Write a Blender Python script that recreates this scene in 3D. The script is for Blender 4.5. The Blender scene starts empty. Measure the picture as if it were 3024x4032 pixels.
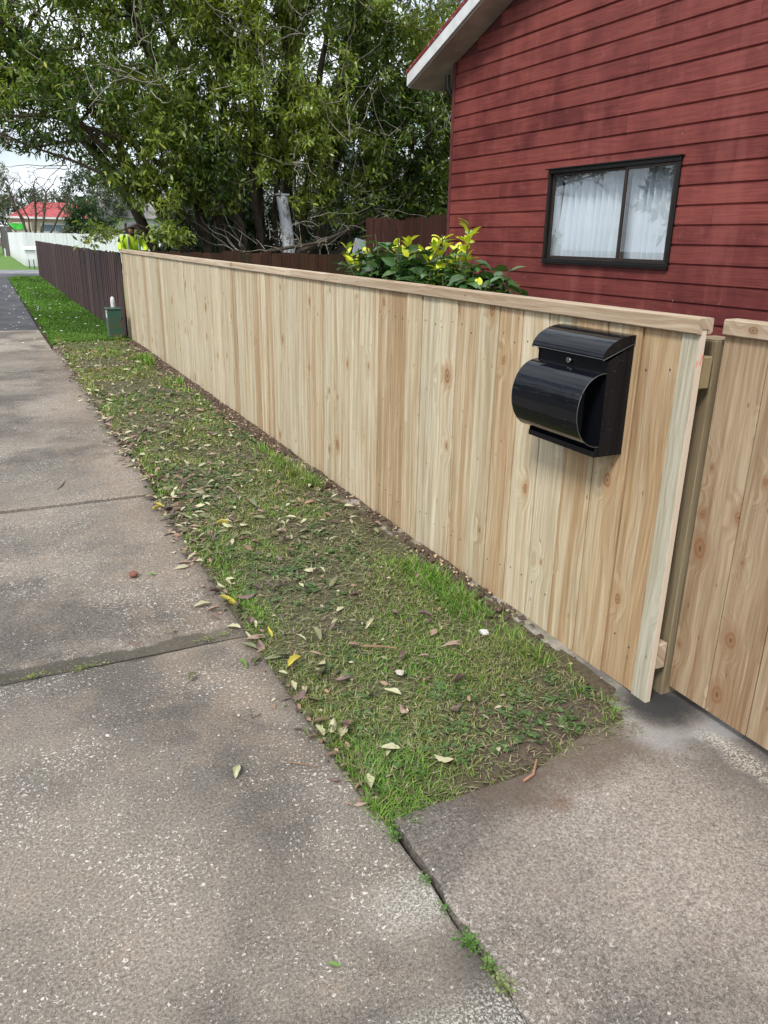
import bpy, math, random
import numpy as np
from mathutils import Vector, Matrix
random.seed(7); rng = np.random.default_rng(11)
SC = bpy.context.scene; COL = SC.collection
# ------------------------------------------------------------------ camera
cd = bpy.data.cameras.new('camera'); cam = bpy.data.objects.new('camera', cd); COL.objects.link(cam)
cd.sensor_fit = 'VERTICAL'; cd.sensor_height = 24.0; cd.lens = 24.0*3033.7/4032.0
cd.clip_start = 0.05; cd.clip_end = 600
PITCH, YAW, ROLL = 0.33899, 0.46331, 0.01956
def basis(p, yaw, roll):
    fw = Vector((math.sin(yaw)*math.cos(p), math.cos(yaw)*math.cos(p), -math.sin(p)))
    r = Vector((math.cos(yaw), -math.sin(yaw), 0)); u = r.cross(fw)
    return fw, r*math.cos(roll)+u*math.sin(roll), -r*math.sin(roll)+u*math.cos(roll)
fw, rr, uu = basis(PITCH, YAW, ROLL)
m = Matrix(((rr.x, uu.x, -fw.x, 0), (rr.y, uu.y, -fw.y, 0), (rr.z, uu.z, -fw.z, 1.4006), (0, 0, 0, 1)))
cam.matrix_world = m; SC.camera = cam
# ------------------------------------------------------------------ sky and sun
SUN_EL, SUN_AZ = math.radians(48), math.radians(235)      # azimuth clockwise from +Y
w = bpy.data.worlds.new('World'); SC.world = w; w.use_nodes = True
nt = w.node_tree; nt.nodes.clear()
def wn(t, **k):
    n = nt.nodes.new(t)
    for a, v in k.items(): setattr(n, a, v)
    return n
sky = wn('ShaderNodeTexSky', sky_type='NISHITA', sun_disc=False, sun_elevation=SUN_EL, sun_rotation=SUN_AZ)
b1 = wn('ShaderNodeBackground'); b1.inputs[1].default_value = 0.10; nt.links.new(sky.outputs[0], b1.inputs[0])
b2 = wn('ShaderNodeBackground'); b2.inputs[1].default_value = 1.0
tc = wn('ShaderNodeTexCoord'); mp = wn('ShaderNodeMapping'); mp.inputs['Scale'].default_value = (1, 1, 3.2)
nz = wn('ShaderNodeTexNoise'); nz.inputs['Scale'].default_value = 2.6; nz.inputs['Detail'].default_value = 6; nz.inputs['Roughness'].default_value = .55
nt.links.new(tc.outputs['Generated'], mp.inputs[0]); nt.links.new(mp.outputs[0], nz.inputs[0])
cr = wn('ShaderNodeValToRGB'); cr.color_ramp.elements[0].position = .30; cr.color_ramp.elements[1].position = .50
nt.links.new(nz.outputs[0], cr.inputs[0])
cc = wn('ShaderNodeValToRGB'); cc.color_ramp.elements[0].position = .35; cc.color_ramp.elements[1].position = .7
cc.color_ramp.elements[0].color = (.72, .79, .88, 1); cc.color_ramp.elements[1].color = (.96, .99, 1.04, 1)
nt.links.new(nz.outputs[0], cc.inputs[0]); nt.links.new(cc.outputs[0], b2.inputs[0])
mx = wn('ShaderNodeMixShader'); ow = wn('ShaderNodeOutputWorld')
nt.links.new(cr.outputs[0], mx.inputs[0]); nt.links.new(b1.outputs[0], mx.inputs[1]); nt.links.new(b2.outputs[0], mx.inputs[2])
nt.links.new(mx.outputs[0], ow.inputs[0])
sd = bpy.data.lights.new('sun', 'SUN'); sd.energy = 2.1; sd.angle = math.radians(12); sd.color = (1, .95, .87)
so = bpy.data.objects.new('sun', sd); COL.objects.link(so)
sdir = Vector((math.sin(SUN_AZ)*math.cos(SUN_EL), math.cos(SUN_AZ)*math.cos(SUN_EL), math.sin(SUN_EL)))
so.rotation_euler = sdir.to_track_quat('Z', 'Y').to_euler()
SC.view_settings.view_transform = 'Standard'; SC.view_settings.look = 'None'; SC.view_settings.gamma = 1
SC.view_settings.exposure = 0.60
SC.render.engine = 'CYCLES'
# ------------------------------------------------------------------ object helpers
def tag(o, label=None, cat=None, group=None, kind=None):
    if label: o['label'] = label
    if cat: o['category'] = cat
    if group: o['group'] = group
    if kind: o['kind'] = kind
    return o
def empty(name, loc, label, cat, group=None):
    o = bpy.data.objects.new(name, None); COL.objects.link(o); o.location = loc; o.empty_display_size = .1
    return tag(o, label, cat, group)
def link_mesh(name, me, mat, parent=None, offset=True):
    o = bpy.data.objects.new(name, me); COL.objects.link(o)
    if mat and not me.materials: me.materials.append(mat)
    if parent:
        o.parent = parent
        if offset:      # geometry is given in world coordinates: cancel the parents' location
            v = Vector(); p = parent
            while p: v += p.location; p = p.parent
            o.location = -v
    return o
def npmesh(name, V, F, col=None, smooth=False):
    """V (N,3), F list of index arrays (M,k)"""
    me = bpy.data.meshes.new(name); V = np.asarray(V, np.float32)
    F = [np.asarray(f, np.int32) for f in (F if isinstance(F, list) else [F])]
    F = [f for f in F if f.size]
    me.vertices.add(len(V)); me.vertices.foreach_set('co', V.ravel())
    li = np.concatenate([f.ravel() for f in F]); ks = np.concatenate([np.full(len(f), f.shape[1], np.int32) for f in F])
    st = np.concatenate([[0], np.cumsum(ks)[:-1]]).astype(np.int32)
    me.loops.add(len(li)); me.loops.foreach_set('vertex_index', li)
    me.polygons.add(len(ks)); me.polygons.foreach_set('loop_start', st)
    if smooth: me.polygons.foreach_set('use_smooth', np.ones(len(ks), bool))
    me.update(calc_edges=True)
    if col is not None:
        a = me.color_attributes.new('Col', 'FLOAT_COLOR', 'POINT')
        c = np.ones((len(V), 4), np.float32); c[:, :col.shape[1]] = col; a.data.foreach_set('color', c.ravel())
    return me
class MB:
    """collects simple solids; one mesh"""
    def __init__(s): s.V = []; s.F = []; s.C = []
    def add(s, V, F, c=(0, 0, 0)):
        n = len(s.V); s.V += [tuple(v) for v in V]; s.F += [tuple(i+n for i in f) for f in F]; s.C += [c]*len(V); return s
    def box(s, x0, x1, y0, y1, z0, z1, c=(0, 0, 0), bev=0, R=None, o=None):
        xs, ys, zs = sorted((x0, x1)), sorted((y0, y1)), sorted((z0, z1))
        if bev <= 0:
            V = [(x, y, z) for x in xs for y in ys for z in zs]
            F = [(0, 1, 3, 2), (4, 6, 7, 5), (0, 4, 5, 1), (2, 3, 7, 6), (0, 2, 6, 4), (1, 5, 7, 3)]
        else:
            b = bev; V = []; F = []
            idx = {}
            for i, x in enumerate(xs):
                for j, y in enumerate(ys):
                    for k, z in enumerate(zs):
                        sx, sy, sz = (1, -1)[i], (1, -1)[j], (1, -1)[k]
                        idx[i, j, k, 0] = len(V); V.append((x, y+sy*b, z+sz*b))
                        idx[i, j, k, 1] = len(V); V.append((x+sx*b, y, z+sz*b))
                        idx[i, j, k, 2] = len(V); V.append((x+sx*b, y+sy*b, z))
            for i in (0, 1): F.append([idx[i, j, k, 0] for j, k in ((0, 0), (1, 0), (1, 1), (0, 1))])
            for j in (0, 1): F.append([idx[i, j, k, 1] for i, k in ((0, 0), (1, 0), (1, 1), (0, 1))])
            for k in (0, 1): F.append([idx[i, j, k, 2] for i, j in ((0, 0), (1, 0), (1, 1), (0, 1))])
            for a in (0, 1):
                for bb in (0, 1):
                    F.append([idx[0, a, bb, 1], idx[1, a, bb, 1], idx[1, a, bb, 2], idx[0, a, bb, 2]])
                    F.append([idx[a, 0, bb, 0], idx[a, 1, bb, 0], idx[a, 1, bb, 2], idx[a, 0, bb, 2]])
                    F.append([idx[a, bb, 0, 0], idx[a, bb, 1, 0], idx[a, bb, 1, 1], idx[a, bb, 0, 1]])
                    for cc_ in (0, 1): F.append([idx[a, bb, cc_, q] for q in (0, 1, 2)])
        if R is not None:
            o_ = Vector(o); V = [tuple(R @ (Vector(v)-o_) + o_) for v in V]
        return s.add(V, F, c)
    def prism(s, prof, axis, a0, a1, c=(0, 0, 0)):
        """closed 2D profile extruded along an axis ('x': prof=(y,z); 'y': (x,z); 'z': (x,y))"""
        f = {'x': lambda p, a: (a, p[0], p[1]), 'y': lambda p, a: (p[0], a, p[1]), 'z': lambda p, a: (p[0], p[1], a)}[axis]
        n = len(prof); V = [f(p, a0) for p in prof]+[f(p, a1) for p in prof]
        F = [(i, (i+1) % n, n+(i+1) % n, n+i) for i in range(n)]+[tuple(range(n))[::-1], tuple(range(n, 2*n))]
        return s.add(V, F, c)
    def tube(s, pts, rad, n=8, c=(0, 0, 0), cap=True):
        pts = [Vector(p) for p in pts]; rad = rad if hasattr(rad, '__len__') else [rad]*len(pts); V = []; F = []
        for i, p in enumerate(pts):
            d = (pts[min(i+1, len(pts)-1)]-pts[max(i-1, 0)]).normalized()
            a = d.cross(Vector((0, 0, 1)) if abs(d.z) < .9 else Vector((1, 0, 0))).normalized(); b = d.cross(a)
            for k in range(n):
                t = 2*math.pi*k/n; V.append(tuple(p+(a*math.cos(t)+b*math.sin(t))*rad[i]))
        for i in range(len(pts)-1):
            for k in range(n): F.append((i*n+k, i*n+(k+1) % n, (i+1)*n+(k+1) % n, (i+1)*n+k))
        if cap: F += [tuple(range(n)), tuple(range((len(pts)-1)*n, len(pts)*n))]
        return s.add(V, F, c)
    def build(s, name, mat, parent=None, smooth=False, fix=True):
        me = bpy.data.meshes.new(name); me.from_pydata(s.V, [], s.F); me.update()
        import bmesh
        if fix:
            bm = bmesh.new(); bm.from_mesh(me); bmesh.ops.recalc_face_normals(bm, faces=bm.faces); bm.to_mesh(me); bm.free()
        a = me.color_attributes.new('Col', 'FLOAT_COLOR', 'POINT'); c = np.ones((len(s.V), 4), np.float32); c[:, :3] = np.array(s.C); a.data.foreach_set('color', c.ravel())
        if smooth:
            me.polygons.foreach_set('use_smooth', np.ones(len(me.polygons), bool))
            me.set_sharp_from_angle(angle=math.radians(38))
        return link_mesh(name, me, mat, parent)
# value noise in numpy
def vnoise(P, seed=0):
    P = np.asarray(P, float); I = np.floor(P).astype(np.int64); f = P-I; f = f*f*(3-2*f); D = P.shape[1]; out = np.zeros(len(P))
    for k in range(2**D):
        o = [(k >> d) & 1 for d in range(D)]; h = np.full(len(P), seed*7919+13, np.int64); wt = np.ones(len(P))
        for d in range(D):
            h = (h*374761393+(I[:, d]+o[d])*[668265263, 2147483647, 1274126177][d]) & 0x7fffffff
            h = (h ^ (h >> 13))*1103515245 & 0x7fffffff
            wt *= f[:, d] if o[d] else 1-f[:, d]
        out += wt*((h >> 7) % 10007)/10007.
    return out
def fbm(P, seed=0, o=3):
    P = np.asarray(P, float); return sum(vnoise(P*2**i, seed+i)*.5**i for i in range(o))/sum(.5**i for i in range(o))
# ------------------------------------------------------------------ node helpers
class NT:
    def __init__(s, name):
        s.m = bpy.data.materials.new(name); s.m.use_nodes = True; s.t = s.m.node_tree; s.t.nodes.clear()
        s.out = s.t.nodes.new('ShaderNodeOutputMaterial'); s.b = s.n('BsdfPrincipled'); s.l(s.b.outputs[0], s.out.inputs[0])
        s._tc = None
    def n(s, t, **k):
        n = s.t.nodes.new('ShaderNode'+t)
        for a, v in k.items(): setattr(n, a, v)
        return n
    def l(s, a, b): s.t.links.new(a, b)
    def put(s, inp, v):
        if hasattr(v, 'is_output') or isinstance(v, bpy.types.NodeSocket): s.l(v, inp)
        else:
            if hasattr(inp.default_value, '__len__') and not hasattr(v, '__len__'): v = [v]*len(inp.default_value)
            if hasattr(v, '__len__') and len(inp.default_value) == 4 and len(v) == 3: v = (*v, 1)
            inp.default_value = v
    def pos(s):
        if not s._tc: s._tc = s.n('NewGeometry')
        return s._tc.outputs['Position']
    def obj(s): return s.n('TexCoord').outputs['Object']
    def math(s, op, a, b=None, c=None, clamp=False):
        n = s.n('Math', operation=op); n.use_clamp = clamp; s.put(n.inputs[0], a)
        if b is not None: s.put(n.inputs[1], b)
        if c is not None: s.put(n.inputs[2], c)
        return n.outputs[0]
    def mapr(s, v, a, b, c=0, d=1, smooth=True):
        n = s.n('MapRange'); n.interpolation_type = 'SMOOTHSTEP' if smooth else 'LINEAR'
        for i, x in enumerate((v, a, b, c, d)): s.put(n.inputs[i], x)
        return n.outputs[0]
    def sep(s, v): n = s.n('SeparateXYZ'); s.put(n.inputs[0], v); return n.outputs
    def comb(s, x=0, y=0, z=0):
        n = s.n('CombineXYZ'); [s.put(n.inputs[i], v) for i, v in enumerate((x, y, z))]; return n.outputs[0]
    def vmul(s, v, k): n = s.n('VectorMath', operation='MULTIPLY'); s.put(n.inputs[0], v); s.put(n.inputs[1], k); return n.outputs[0]
    def vadd(s, v, k): n = s.n('VectorMath', operation='ADD'); s.put(n.inputs[0], v); s.put(n.inputs[1], k); return n.outputs[0]
    def noise(s, v, scale=1, detail=3, rough=.5, dist=0, col=False):
        n = s.n('TexNoise'); s.put(n.inputs['Vector'], v); s.put(n.inputs['Scale'], scale); s.put(n.inputs['Detail'], detail)
        s.put(n.inputs['Roughness'], rough); s.put(n.inputs['Distortion'], dist); return n.outputs['Color' if col else 'Fac']
    def vor(s, v, scale=1, feature='F1', rand=1):
        n = s.n('TexVoronoi', feature=feature); s.put(n.inputs['Vector'], v); s.put(n.inputs['Scale'], scale); s.put(n.inputs['Randomness'], rand); return n.outputs
    def mix(s, f, a, b, mode='MIX'):
        n = s.n('MixRGB', blend_type=mode); s.put(n.inputs[0], f); s.put(n.inputs[1], a); s.put(n.inputs[2], b); return n.outputs[0]
    def attr(s, name='Col'): return s.n('Attribute', attribute_name=name).outputs['Color']
    def bump(s, h, strength=.3, dist=.01, normal=None):
        n = s.n('Bump'); s.put(n.inputs['Strength'], strength); s.put(n.inputs['Distance'], dist); s.put(n.inputs['Height'], h)
        if normal: s.l(normal, n.inputs['Normal'])
        return n.outputs[0]
    def set(s, **k):
        names = dict(col='Base Color', rough='Roughness', metal='Metallic', spec='Specular IOR Level', nrm='Normal', coat='Coat Weight', crough='Coat Roughness', trans='Transmission Weight', alpha='Alpha', emit='Emission Color', es='Emission Strength')
        for a, v in k.items(): s.put(s.b.inputs[names[a]], v)
        return s.m
def plain(name, col, rough=.6, metal=0, spec=.5, var=.12, scale=8, bump=0, coat=0):
    t = NT(name); f = t.noise(t.obj(), scale, 4, .6)
    c = t.mix(t.mapr(f, .3, .7), [x*(1-var) for x in col], [min(1, x*(1+var)) for x in col])
    t.set(col=c, rough=rough, metal=metal, spec=spec, coat=coat)
    if bump: t.set(nrm=t.bump(t.noise(t.obj(), scale*6, 3), bump, .01))
    return t.m
# ------------------------------------------------------------------ materials
def wood_mat(name, along, A, B, C, knot=1.0, rough=.75, broadamt=.75, dark=1.0, knotcol=(.25, .12, .055)):
    """sawn timber; along = axis index of the grain; Col attribute = (random, tint, knot chance)"""
    t = NT(name); P = t.sep(t.pos()); S = t.sep(t.attr())
    L = P[along]; o = [i for i in range(3) if i != along]
    U = t.math('ADD', P[o[0]], P[o[1]])
    kv = t.comb(t.math('MULTIPLY_ADD', S[0], 50., t.math('MULTIPLY', U, 7.5)), t.math('MULTIPLY_ADD', S[0], 77., t.math('MULTIPLY', L, 5.)), t.math('MULTIPLY', S[0], 313.))
    kvn = t.vadd(kv, t.vmul(t.noise(t.vmul(kv, (3, 3, 0)), 1, 2, col=True), (.12, .12, 0)))
    n = t.n('TexVoronoi', feature='F1', voronoi_dimensions='2D'); t.put(n.inputs['Vector'], kvn); n.inputs['Scale'].default_value = 1
    D = n.outputs['Distance']; ck = t.sep(n.outputs['Color'])
    mask = t.math('GREATER_THAN', t.math('ADD', ck[0], t.math('MULTIPLY', S[2], .08)), 1.02-.19*knot)
    size = t.math('MULTIPLY_ADD', t.math('POWER', ck[1], 2.), .13, .035)
    g = t.math('MULTIPLY', t.mapr(D, .08, .48, 1, 0), mask)
    gc = t.math('ADD', t.math('MULTIPLY', U, 70.), t.math('MULTIPLY', g, t.math('MULTIPLY', D, 13.)))
    wob = t.math('MULTIPLY', t.noise(t.comb(t.math('MULTIPLY', U, 4.), t.math('MULTIPLY', L, 1.3), t.math('MULTIPLY', S[0], 91.)), 1, 2), 9.)
    gc = t.math('ADD', gc, wob)
    grain = t.noise(t.comb(gc, t.math('MULTIPLY', L, 1.6), t.math('MULTIPLY', S[0], 41.)), 1, 4, .6)
    fine = t.noise(t.comb(t.math('MULTIPLY', U, 330.), t.math('MULTIPLY', L, 6.), S[0]), 1, 4, .75)
    broad = t.noise(t.comb(t.math('MULTIPLY', U, 24.), t.math('MULTIPLY', L, .6), t.math('MULTIPLY', S[0], 133.)), 1, 4, .6, .25)
    base = t.mix(S[1], A, B)
    uc = t.math('FLOOR', t.math('ADD', t.math('MULTIPLY', U, 27.), t.math('MULTIPLY', t.noise(t.comb(t.math('MULTIPLY', L, .9), t.math('MULTIPLY', S[0], 23.), 0.), 1, 2), 2.2)))
    lc = t.math('FLOOR', t.math('ADD', t.math('MULTIPLY', L, .55), t.math('MULTIPLY', t.math('FRACT', t.math('MULTIPLY', uc, .377)), 3.)))
    wn_ = t.n('TexWhiteNoise', noise_dimensions='3D'); t.put(wn_.inputs[0], t.comb(uc, lc, t.math('MULTIPLY', S[0], 19.))); sv = wn_.outputs['Value']
    base = t.mix(t.mapr(sv, .60, .95, 0, .50*broadamt), base, t.mix(.5, B, C))
    base = t.mix(t.mapr(sv, .30, .05, 0, .5), base, [min(.9, x*1.10) for x in A])
    streak = t.mapr(t.math('ADD', broad, t.math('MULTIPLY', t.math('POWER', S[2], 2.5), .22)), .52, .74, 0, broadamt)
    c = t.mix(streak, base, C)
    c = t.mix(1, c, t.mix(t.mapr(grain, .30, .72), (.74*dark, .68*dark, .60*dark), (1.08, 1.08, 1.08)), 'MULTIPLY')
    c = t.mix(1, c, t.mix(t.mapr(fine, .3, .7), (.80, .78, .74), (1.10, 1.10, 1.10)), 'MULTIPLY')
    halo = t.math('MULTIPLY', t.mapr(D, size, t.math('MULTIPLY_ADD', size, 2.6, .02), .75, 0), mask)
    c = t.mix(halo, c, [x*.95 for x in C])
    core = t.math('MULTIPLY', t.mapr(D, t.math('MULTIPLY', size, .75), t.math('MULTIPLY', size, 1.1), 1, 0), mask)
    ring = t.math('MULTIPLY', t.mapr(D, t.math('MULTIPLY', size, .45), t.math('MULTIPLY', size, .85), .45, .95), core)
    c = t.mix(ring, c, knotcol); c = t.mix(t.math('MULTIPLY', t.mapr(D, t.math('MULTIPLY', size, .30), t.math('MULTIPLY', size, .16), 0, .7), core), c, (.10, .05, .03))
    # small specks and resin dots
    v = t.vor(t.comb(t.math('MULTIPLY', U, 34.), t.math('MULTIPLY', L, 15.), t.math('MULTIPLY', S[0], 57.)))
    sp = t.math('MULTIPLY', t.math('LESS_THAN', v['Distance'], .13), t.math('GREATER_THAN', t.sep(v['Color'])[0], .86))
    c = t.mix(t.math('MULTIPLY', sp, .6), c, (.16, .08, .045))
    c = t.mix(1, c, t.mix(t.math('FRACT', t.math('MULTIPLY', S[0], 37.7)), (.86, .85, .83), (1.06, 1.06, 1.07)), 'MULTIPLY')
    t.set(col=c, rough=rough, spec=.3, nrm=t.bump(t.math('ADD', grain, fine), .25, .002))
    return t.m
M = {}
M['pine'] = wood_mat('fresh pine palings', 2, (.64, .60, .475), (.56, .475, .335), (.43, .28, .15))
M['pine_grey'] = wood_mat('greenish treated pine', 2, (.50, .49, .41), (.47, .455, .37), (.50, .42, .27), knot=.7, broadamt=.35)
M['pine_rail'] = wood_mat('pine rail', 1, (.60, .51, .41), (.53, .43, .33), (.40, .29, .20), knot=.35)
M['pine_dark'] = wood_mat('treated post timber', 2, (.34, .29, .17), (.30, .25, .15), (.22, .16, .08), knot=.5)
M['maroon'] = wood_mat('maroon stained palings', 2, (.085, .055, .060), (.060, .036, .040), (.10, .045, .045), knot=.1, broadamt=.5, dark=.9, knotcol=(.04, .02, .02))
M['brown_old'] = wood_mat('old brown palings', 2, (.085, .040, .022), (.060, .027, .016), (.045, .040, .018), knot=.3, broadamt=.8, dark=.75, knotcol=(.02, .01, .01))
M['redbrown_old'] = wood_mat('old red brown palings', 2, (.085, .028, .022), (.062, .022, .017), (.045, .026, .018), knot=.1, broadamt=.6, dark=.8, knotcol=(.03, .01, .01))
def white_fence_mat():
    t = NT('white painted palings'); P = t.sep(t.pos()); S = t.sep(t.attr()); U = t.math('ADD', P[0], P[1])
    st = t.noise(t.comb(t.math('MULTIPLY', U, 6.), t.math('MULTIPLY', P[2], .8), S[0]), 1, 3)
    dirt = t.math('MULTIPLY', t.mapr(t.math('ADD', P[2], t.math('MULTIPLY', st, .5)), .75, .2, 0, .5), 1)
    c = t.mix(t.mapr(st, .45, .7, 0, .45), (.78, .80, .82), (.52, .56, .55)); c = t.mix(dirt, c, (.36, .40, .33))
    t.set(col=c, rough=.6); return t.m
M['white_fence'] = white_fence_mat()
M['grey_wood'] = wood_mat('weathered grey palings', 2, (.16, .155, .15), (.12, .12, .115), (.09, .085, .08), knot=.1, dark=.8, knotcol=(.04, .04, .04))
def cladding():
    t = NT('red stained weatherboard'); P = t.sep(t.pos()); S = t.sep(t.attr())
    U = P[1]; L = P[2]
    blot = t.noise(t.comb(t.math('MULTIPLY', U, 1.5), t.math('MULTIPLY', S[0], 40.), t.math('MULTIPLY', L, 1.0)), 1, 4, .6)
    blot2 = t.noise(t.comb(t.math('MULTIPLY', U, 4.5), t.math('MULTIPLY', L, 2.5), 3.), 1, 3)
    gr = t.noise(t.comb(t.math('MULTIPLY', U, 2.2), t.math('MULTIPLY', S[0], 17.), t.math('MULTIPLY_ADD', L, 75., t.math('MULTIPLY', t.noise(t.comb(t.math('MULTIPLY', U, 1.6), S[0], t.math('MULTIPLY', L, 4.)), 1, 2), 8.))), 1, 4, .6)
    fine = t.noise(t.comb(t.math('MULTIPLY', U, 12.), S[1], t.math('MULTIPLY', L, 350.)), 1, 2)
    f = t.mapr(t.math('ADD', t.math('MULTIPLY', blot, .6), t.math('MULTIPLY', blot2, .4)), .36, .62)
    c = t.mix(f, (.120, .022, .022), (.235, .056, .046))
    c = t.mix(t.math('MULTIPLY', S[1], .45), c, (.27, .065, .052))
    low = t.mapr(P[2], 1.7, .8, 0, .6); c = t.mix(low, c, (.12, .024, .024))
    c = t.mix(1, c, t.mix(t.mapr(gr, .28, .7), (.70, .66, .68), (1.1, 1.1, 1.1)), 'MULTIPLY')
    c = t.mix(1, c, t.mix(fine, (.85, .85, .85), (1.12, 1.12, 1.12)), 'MULTIPLY')
    v = t.vor(t.comb(0., t.math('MULTIPLY', U, 7.), t.math('MULTIPLY', L, 7.)))
    sp = t.math('MULTIPLY', t.math('LESS_THAN', v['Distance'], .04), t.math('GREATER_THAN', t.sep(v['Color'])[1], .90))
    c = t.mix(sp, c, (.55, .45, .38))
    pale = t.mapr(t.noise(t.comb(t.math('MULTIPLY', U, 9.), 2., t.math('MULTIPLY', L, 9.)), 1, 5, .7), .56, .74, 0, .40)
    c = t.mix(pale, c, (.36, .13, .115)); vs = t.mapr(t.noise(t.comb(t.math('MULTIPLY', U, 3.2), 8., t.math('MULTIPLY', L, .35)), 1, 4, .6), .50, .66, 0, .30); c = t.mix(vs, c, (.33, .10, .085))
    t.set(col=c, rough=.62, spec=.35, nrm=t.bump(t.math('ADD', gr, fine), .3, .002)); return t.m
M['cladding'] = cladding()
def concrete(name, A, B, white=1.0, brown=.5, off=0):
    t = NT(name); p = t.vadd(t.pos(), (off, off*1.7, 0)); P = t.sep(t.pos())
    big = t.noise(p, 1.1, 5, .62); mid = t.noise(p, 6, 4, .6); fine = t.noise(p, 135, 4, .75); vf = t.noise(p, 420, 2, .6)
    c = t.mix(t.mapr(big, .32, .66), A, B)
    stn = t.noise(t.vmul(t.vadd(p, (2, 7, 0)), (1, 1, 1)), .9, 5, .6, .4); c = t.mix(t.mapr(stn, .46, .60, 0, .78), c, (.095, .086, .076))
    # dusty brown near the grass edge and in patches
    edge = t.math('MULTIPLY', t.mapr(P[0], .15, .66), t.mapr(P[1], 1.4, 2.2))
    br = t.math('MULTIPLY', t.mapr(t.math('ADD', mid, t.math('MULTIPLY', edge, .28)), .50, .78), brown, clamp=True)
    c = t.mix(t.math('MULTIPLY', br, .8), c, (.29, .222, .165))
    c = t.mix(1, c, t.mix(t.mapr(fine, .30, .70), (.50, .50, .50), (1.42, 1.42, 1.42)), 'MULTIPLY')
    c = t.mix(1, c, t.mix(t.mapr(vf, .3, .7), (.66, .66, .66), (1.34, 1.34, 1.34)), 'MULTIPLY')
    # exposed aggregate stones
    v = t.vor(t.vadd(p, t.vmul(t.noise(p, 60, 2, col=True), (.006, .006, 0))), 105); cv = t.sep(v['Color'])
    st = t.math('MULTIPLY', t.mapr(v['Distance'], .26, .40, 1, 0), t.math('GREATER_THAN', cv[0], .80))
    c = t.mix(t.math('MULTIPLY', st, .55), c, t.mix(cv[1], (.13, .12, .12), (.36, .31, .27)))
    # irregular pale lime specks: patches of many, few elsewhere
    pat = t.noise(p, 1.9, 4, .6)
    lb = t.math('MULTIPLY', t.mapr(P[0], .45, .0), t.mapr(P[1], 2.4, 1.6)); thr = t.math('SUBTRACT', t.mapr(pat, .38, .62, .68, .602), t.math('MULTIPLY', lb, .016*white))
    sn = t.noise(t.vadd(p, (5, 3, 0)), 118, 2, .55, .9)
    ws = t.mapr(sn, thr, t.math('ADD', thr, .035), 0, .80*min(1, white))
    c = t.mix(ws, c, (.62, .59, .54))
    v3 = t.vor(p, 34); q = t.sep(v3['Color'])
    ws2 = t.math('MULTIPLY', t.mapr(v3['Distance'], .08, .15, 1, 0), t.math('GREATER_THAN', q[0], .88))
    c = t.mix(t.math('MULTIPLY', ws2, .8), c, (.66, .64, .60))
    dk = t.mapr(t.noise(t.vadd(p, (9, 1, 0)), 95, 2, .6), .66, .71, 0, .65); c = t.mix(dk, c, (.05, .045, .042))
    # rust-brown spots
    v4 = t.vor(t.vadd(p, t.vmul(t.noise(p, 25, 3, col=True), (.06, .06, 0))), 2.2); q4 = t.sep(v4['Color'])
    rs = t.math('MULTIPLY', t.mapr(v4['Distance'], .02, .11, .5, 0), t.math('GREATER_THAN', q4[0], .70)); c = t.mix(rs, c, (.16, .09, .06))
    return t, c, p, P, fine, mid
def finish_conc(t, c, fine, dark=None):
    t.set(col=c, rough=.9, spec=.25, nrm=t.bump(t.math('ADD', fine, t.noise(t.pos(), 170, 2)), .18, .003)); return t.m
def conc_path():
    t, c, p, P, fine, mid = concrete('weathered footpath concrete', (.155, .139, .120), (.255, .220, .184))
    # damp mossy band beside the joint at y=2.5, fading ends, wobbly edges
    wob = t.math('MULTIPLY', t.math('SUBTRACT', t.noise(t.comb(P[0], 0., 0.), 5, 4, .6), .5), .16)
    dd = t.math('ADD', t.math('SUBTRACT', P[1], 2.553), wob); hw = t.math('MULTIPLY_ADD', t.noise(t.comb(P[0], 4., 0.), 3, 3, .6), .06, .008); band = t.mapr(t.math('ABSOLUTE', dd), hw, t.math('ADD', hw, .018), .74, 0)
    c = t.mix(t.math('MULTIPLY', band, t.mapr(P[0], .66, .5, .5, 1)), c, (.060, .055, .042))
    # moss/damp along the right hand edge of each slab
    e2 = t.math('MULTIPLY', t.mapr(t.math('ADD', P[0], t.math('MULTIPLY', mid, .22)), .72, .84, 0, .65), t.mapr(P[1], 1.5, 2.0)); c = t.mix(e2, c, (.075, .065, .055))
    # dark run below the crack at bottom right, pale lime bloom next to it
    e3 = t.math('MULTIPLY', t.mapr(t.math('ADD', P[0], t.math('MULTIPLY', mid, .16)), .66, .82, 0, .75), t.mapr(P[1], 1.12, .98)); c = t.mix(e3, c, (.07, .062, .055))
    bl = t.math('MULTIPLY', t.math('MULTIPLY', t.mapr(P[0], .50, .66), t.mapr(t.math('ABSOLUTE', t.math('SUBTRACT', P[1], 1.16)), .11, .02)), t.mapr(t.noise(p, 170, 4, .8, .3), .48, .55, 0, .50))
    c = t.mix(bl, c, (.62, .60, .54))
    bl = t.math('MULTIPLY', t.math('MULTIPLY', t.mapr(P[0], .20, .45), t.mapr(P[1], .97, .86)), t.mapr(t.noise(t.vadd(p, (3, 8, 0)), 160, 4, .8, .3), .50, .56, 0, .7))
    c = t.mix(bl, c, (.62, .60, .54))
    return finish_conc(t, c, fine)
M['path'] = conc_path()
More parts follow.
